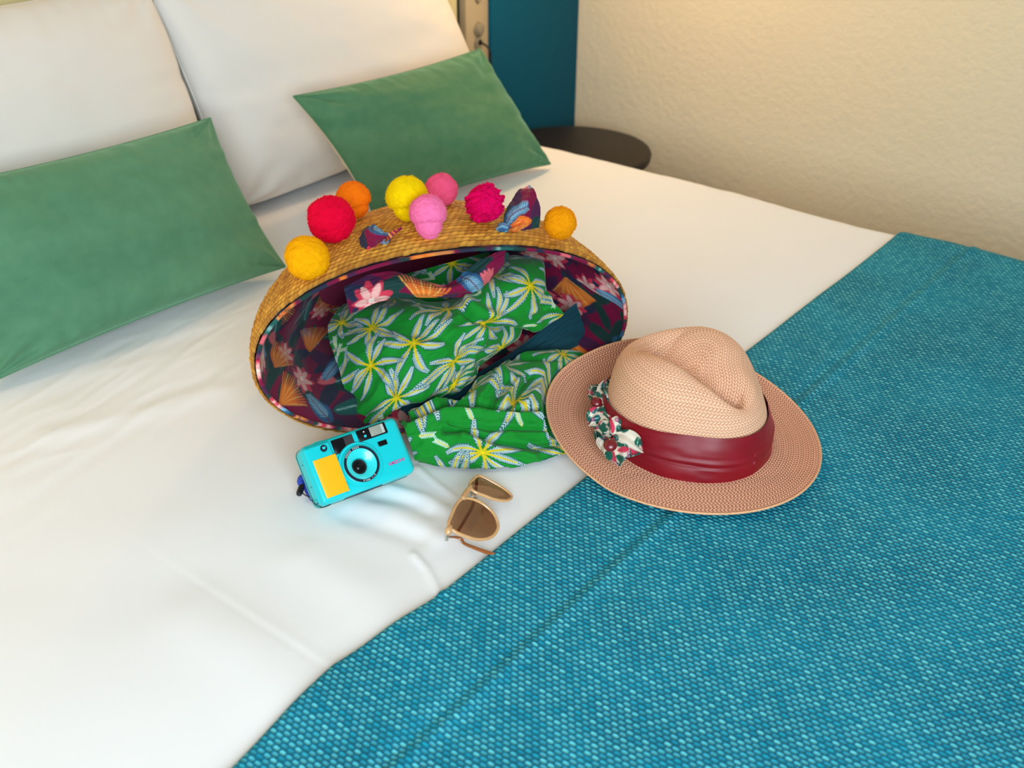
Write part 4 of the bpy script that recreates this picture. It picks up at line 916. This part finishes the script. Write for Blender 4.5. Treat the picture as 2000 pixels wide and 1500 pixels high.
# ------------------------------------------------------------------ sunglasses
sg = empty('sunglasses', tuple(P(930, 1000)), 'honey-coloured sunglasses with brown lenses lying beside the runner edge', 'sunglasses')
A1, B1, G1 = P(874, 1035, .030), P(908, 972, .031), P(960, 1050, .0065)
A2, B2, G2 = P(912, 958, .031), P(924, 930, .027), P(1000, 975, .0065)
rim1 = [(876, 1026), (882, 1006), (892, 985), (904, 974), (922, 975), (942, 984), (960, 999), (970, 1016), (972, 1034), (963, 1047), (948, 1053), (928, 1053), (906, 1046), (888, 1038)]
rim2 = [(933, 930), (919, 942), (918, 952), (928, 961), (946, 968), (965, 975), (988, 978), (999, 972), (994, 963), (976, 950), (958, 940), (945, 933)]
for ps, (A, B, G_), rmk, tw in ((rim1, (A1, B1, G1), .0017, 0), (rim2, (A2, B2, G2), .0016, 0)):
    q = np.array([on_plane(a, b, A, B, G_) for a, b in ps]); nrm = np.cross(B - A, G_ - A); nrm /= np.linalg.norm(nrm); nrm = nrm if nrm[2] > 0 else -nrm
    q[:, 2] = np.maximum(q[:, 2], ZB + 0.0065)
    tube('rim', q, rmk, M_amber, sg, closed=True, up=nrm, sub=5, seg=10)
    c = q.mean(0); rr = np.linspace(0, 1, 9)[1:]
    sm = resample(np.stack([np.concatenate([q, q[:1]])] * 2), 2, 60)[0][:-1]
    V = [c + nrm * 0.002]; V += [c + (p_ - c) * r_ * 0.985 + nrm * 0.002 * (1 - r_ ** 2) for r_ in rr for p_ in sm]; V = np.array(V); m_ = len(sm)
    bm = bmesh.new(); vs = [bm.verts.new(v) for v in V]
    for j in range(m_): bm.faces.new((vs[0], vs[1 + j], vs[1 + (j + 1) % m_]))
    for i in range(len(rr) - 1):
        for j in range(m_): bm.faces.new((vs[1 + i * m_ + j], vs[1 + (i + 1) * m_ + j], vs[1 + (i + 1) * m_ + (j + 1) % m_], vs[1 + i * m_ + (j + 1) % m_]))
    bm_link('lens', bm, M_lens, sg, 'brown tinted lens')
a_, b_ = on_plane(903, 975, A1, B1, G1), on_plane(920, 950, A2, B2, G2)
tube('bridge', [a_, P(909, 964, .031), b_], [.0026, .0030, .0026], M_amber, sg)
tube('nose_pad', [P(921, 970, .026), P(927, 968, .022), P(931, 972, .018)], [.0016, .0022, .0014], M_silver, sg, 'clear nose pad')
tube('nose_pad', [P(917, 958, .024), P(922, 964, .020), P(925, 968, .018)], [.0014, .0018, .0012], M_silver, sg)
tube('end_piece', [on_plane(880, 1028, A1, B1, G1), P(876, 1036, .029), P(874, 1044, .026)], [.0024, .0036, .0026], M_amber, sg)
tube('hinge', [P(875, 1041, .026), P(873, 1048, .022), P(872, 1056, .018)], [.0018, .0022, .0016], M_silver, sg, 'silver hinge')
tube('temple', [P(873, 1049, .021), P(886, 1049, .012), P(900, 1052, .0085), P(906, 1061, .0068), P(924, 1069, .0068), P(946, 1077, .0068), P(966, 1083, .0068)], [.0015, .0015, .0016, .0017, .0019, .0022, .0018], M_amber2, sg, 'amber temple arm', flat=0.8)
tube('temple', [P(932, 932, .024), P(930, 950, .014), P(924, 985, .008), P(910, 1012, .0068), P(893, 1040, .0068)], [.0018, .0018, .0018, .0018, .0018], M_amber2, sg, flat=0.8)
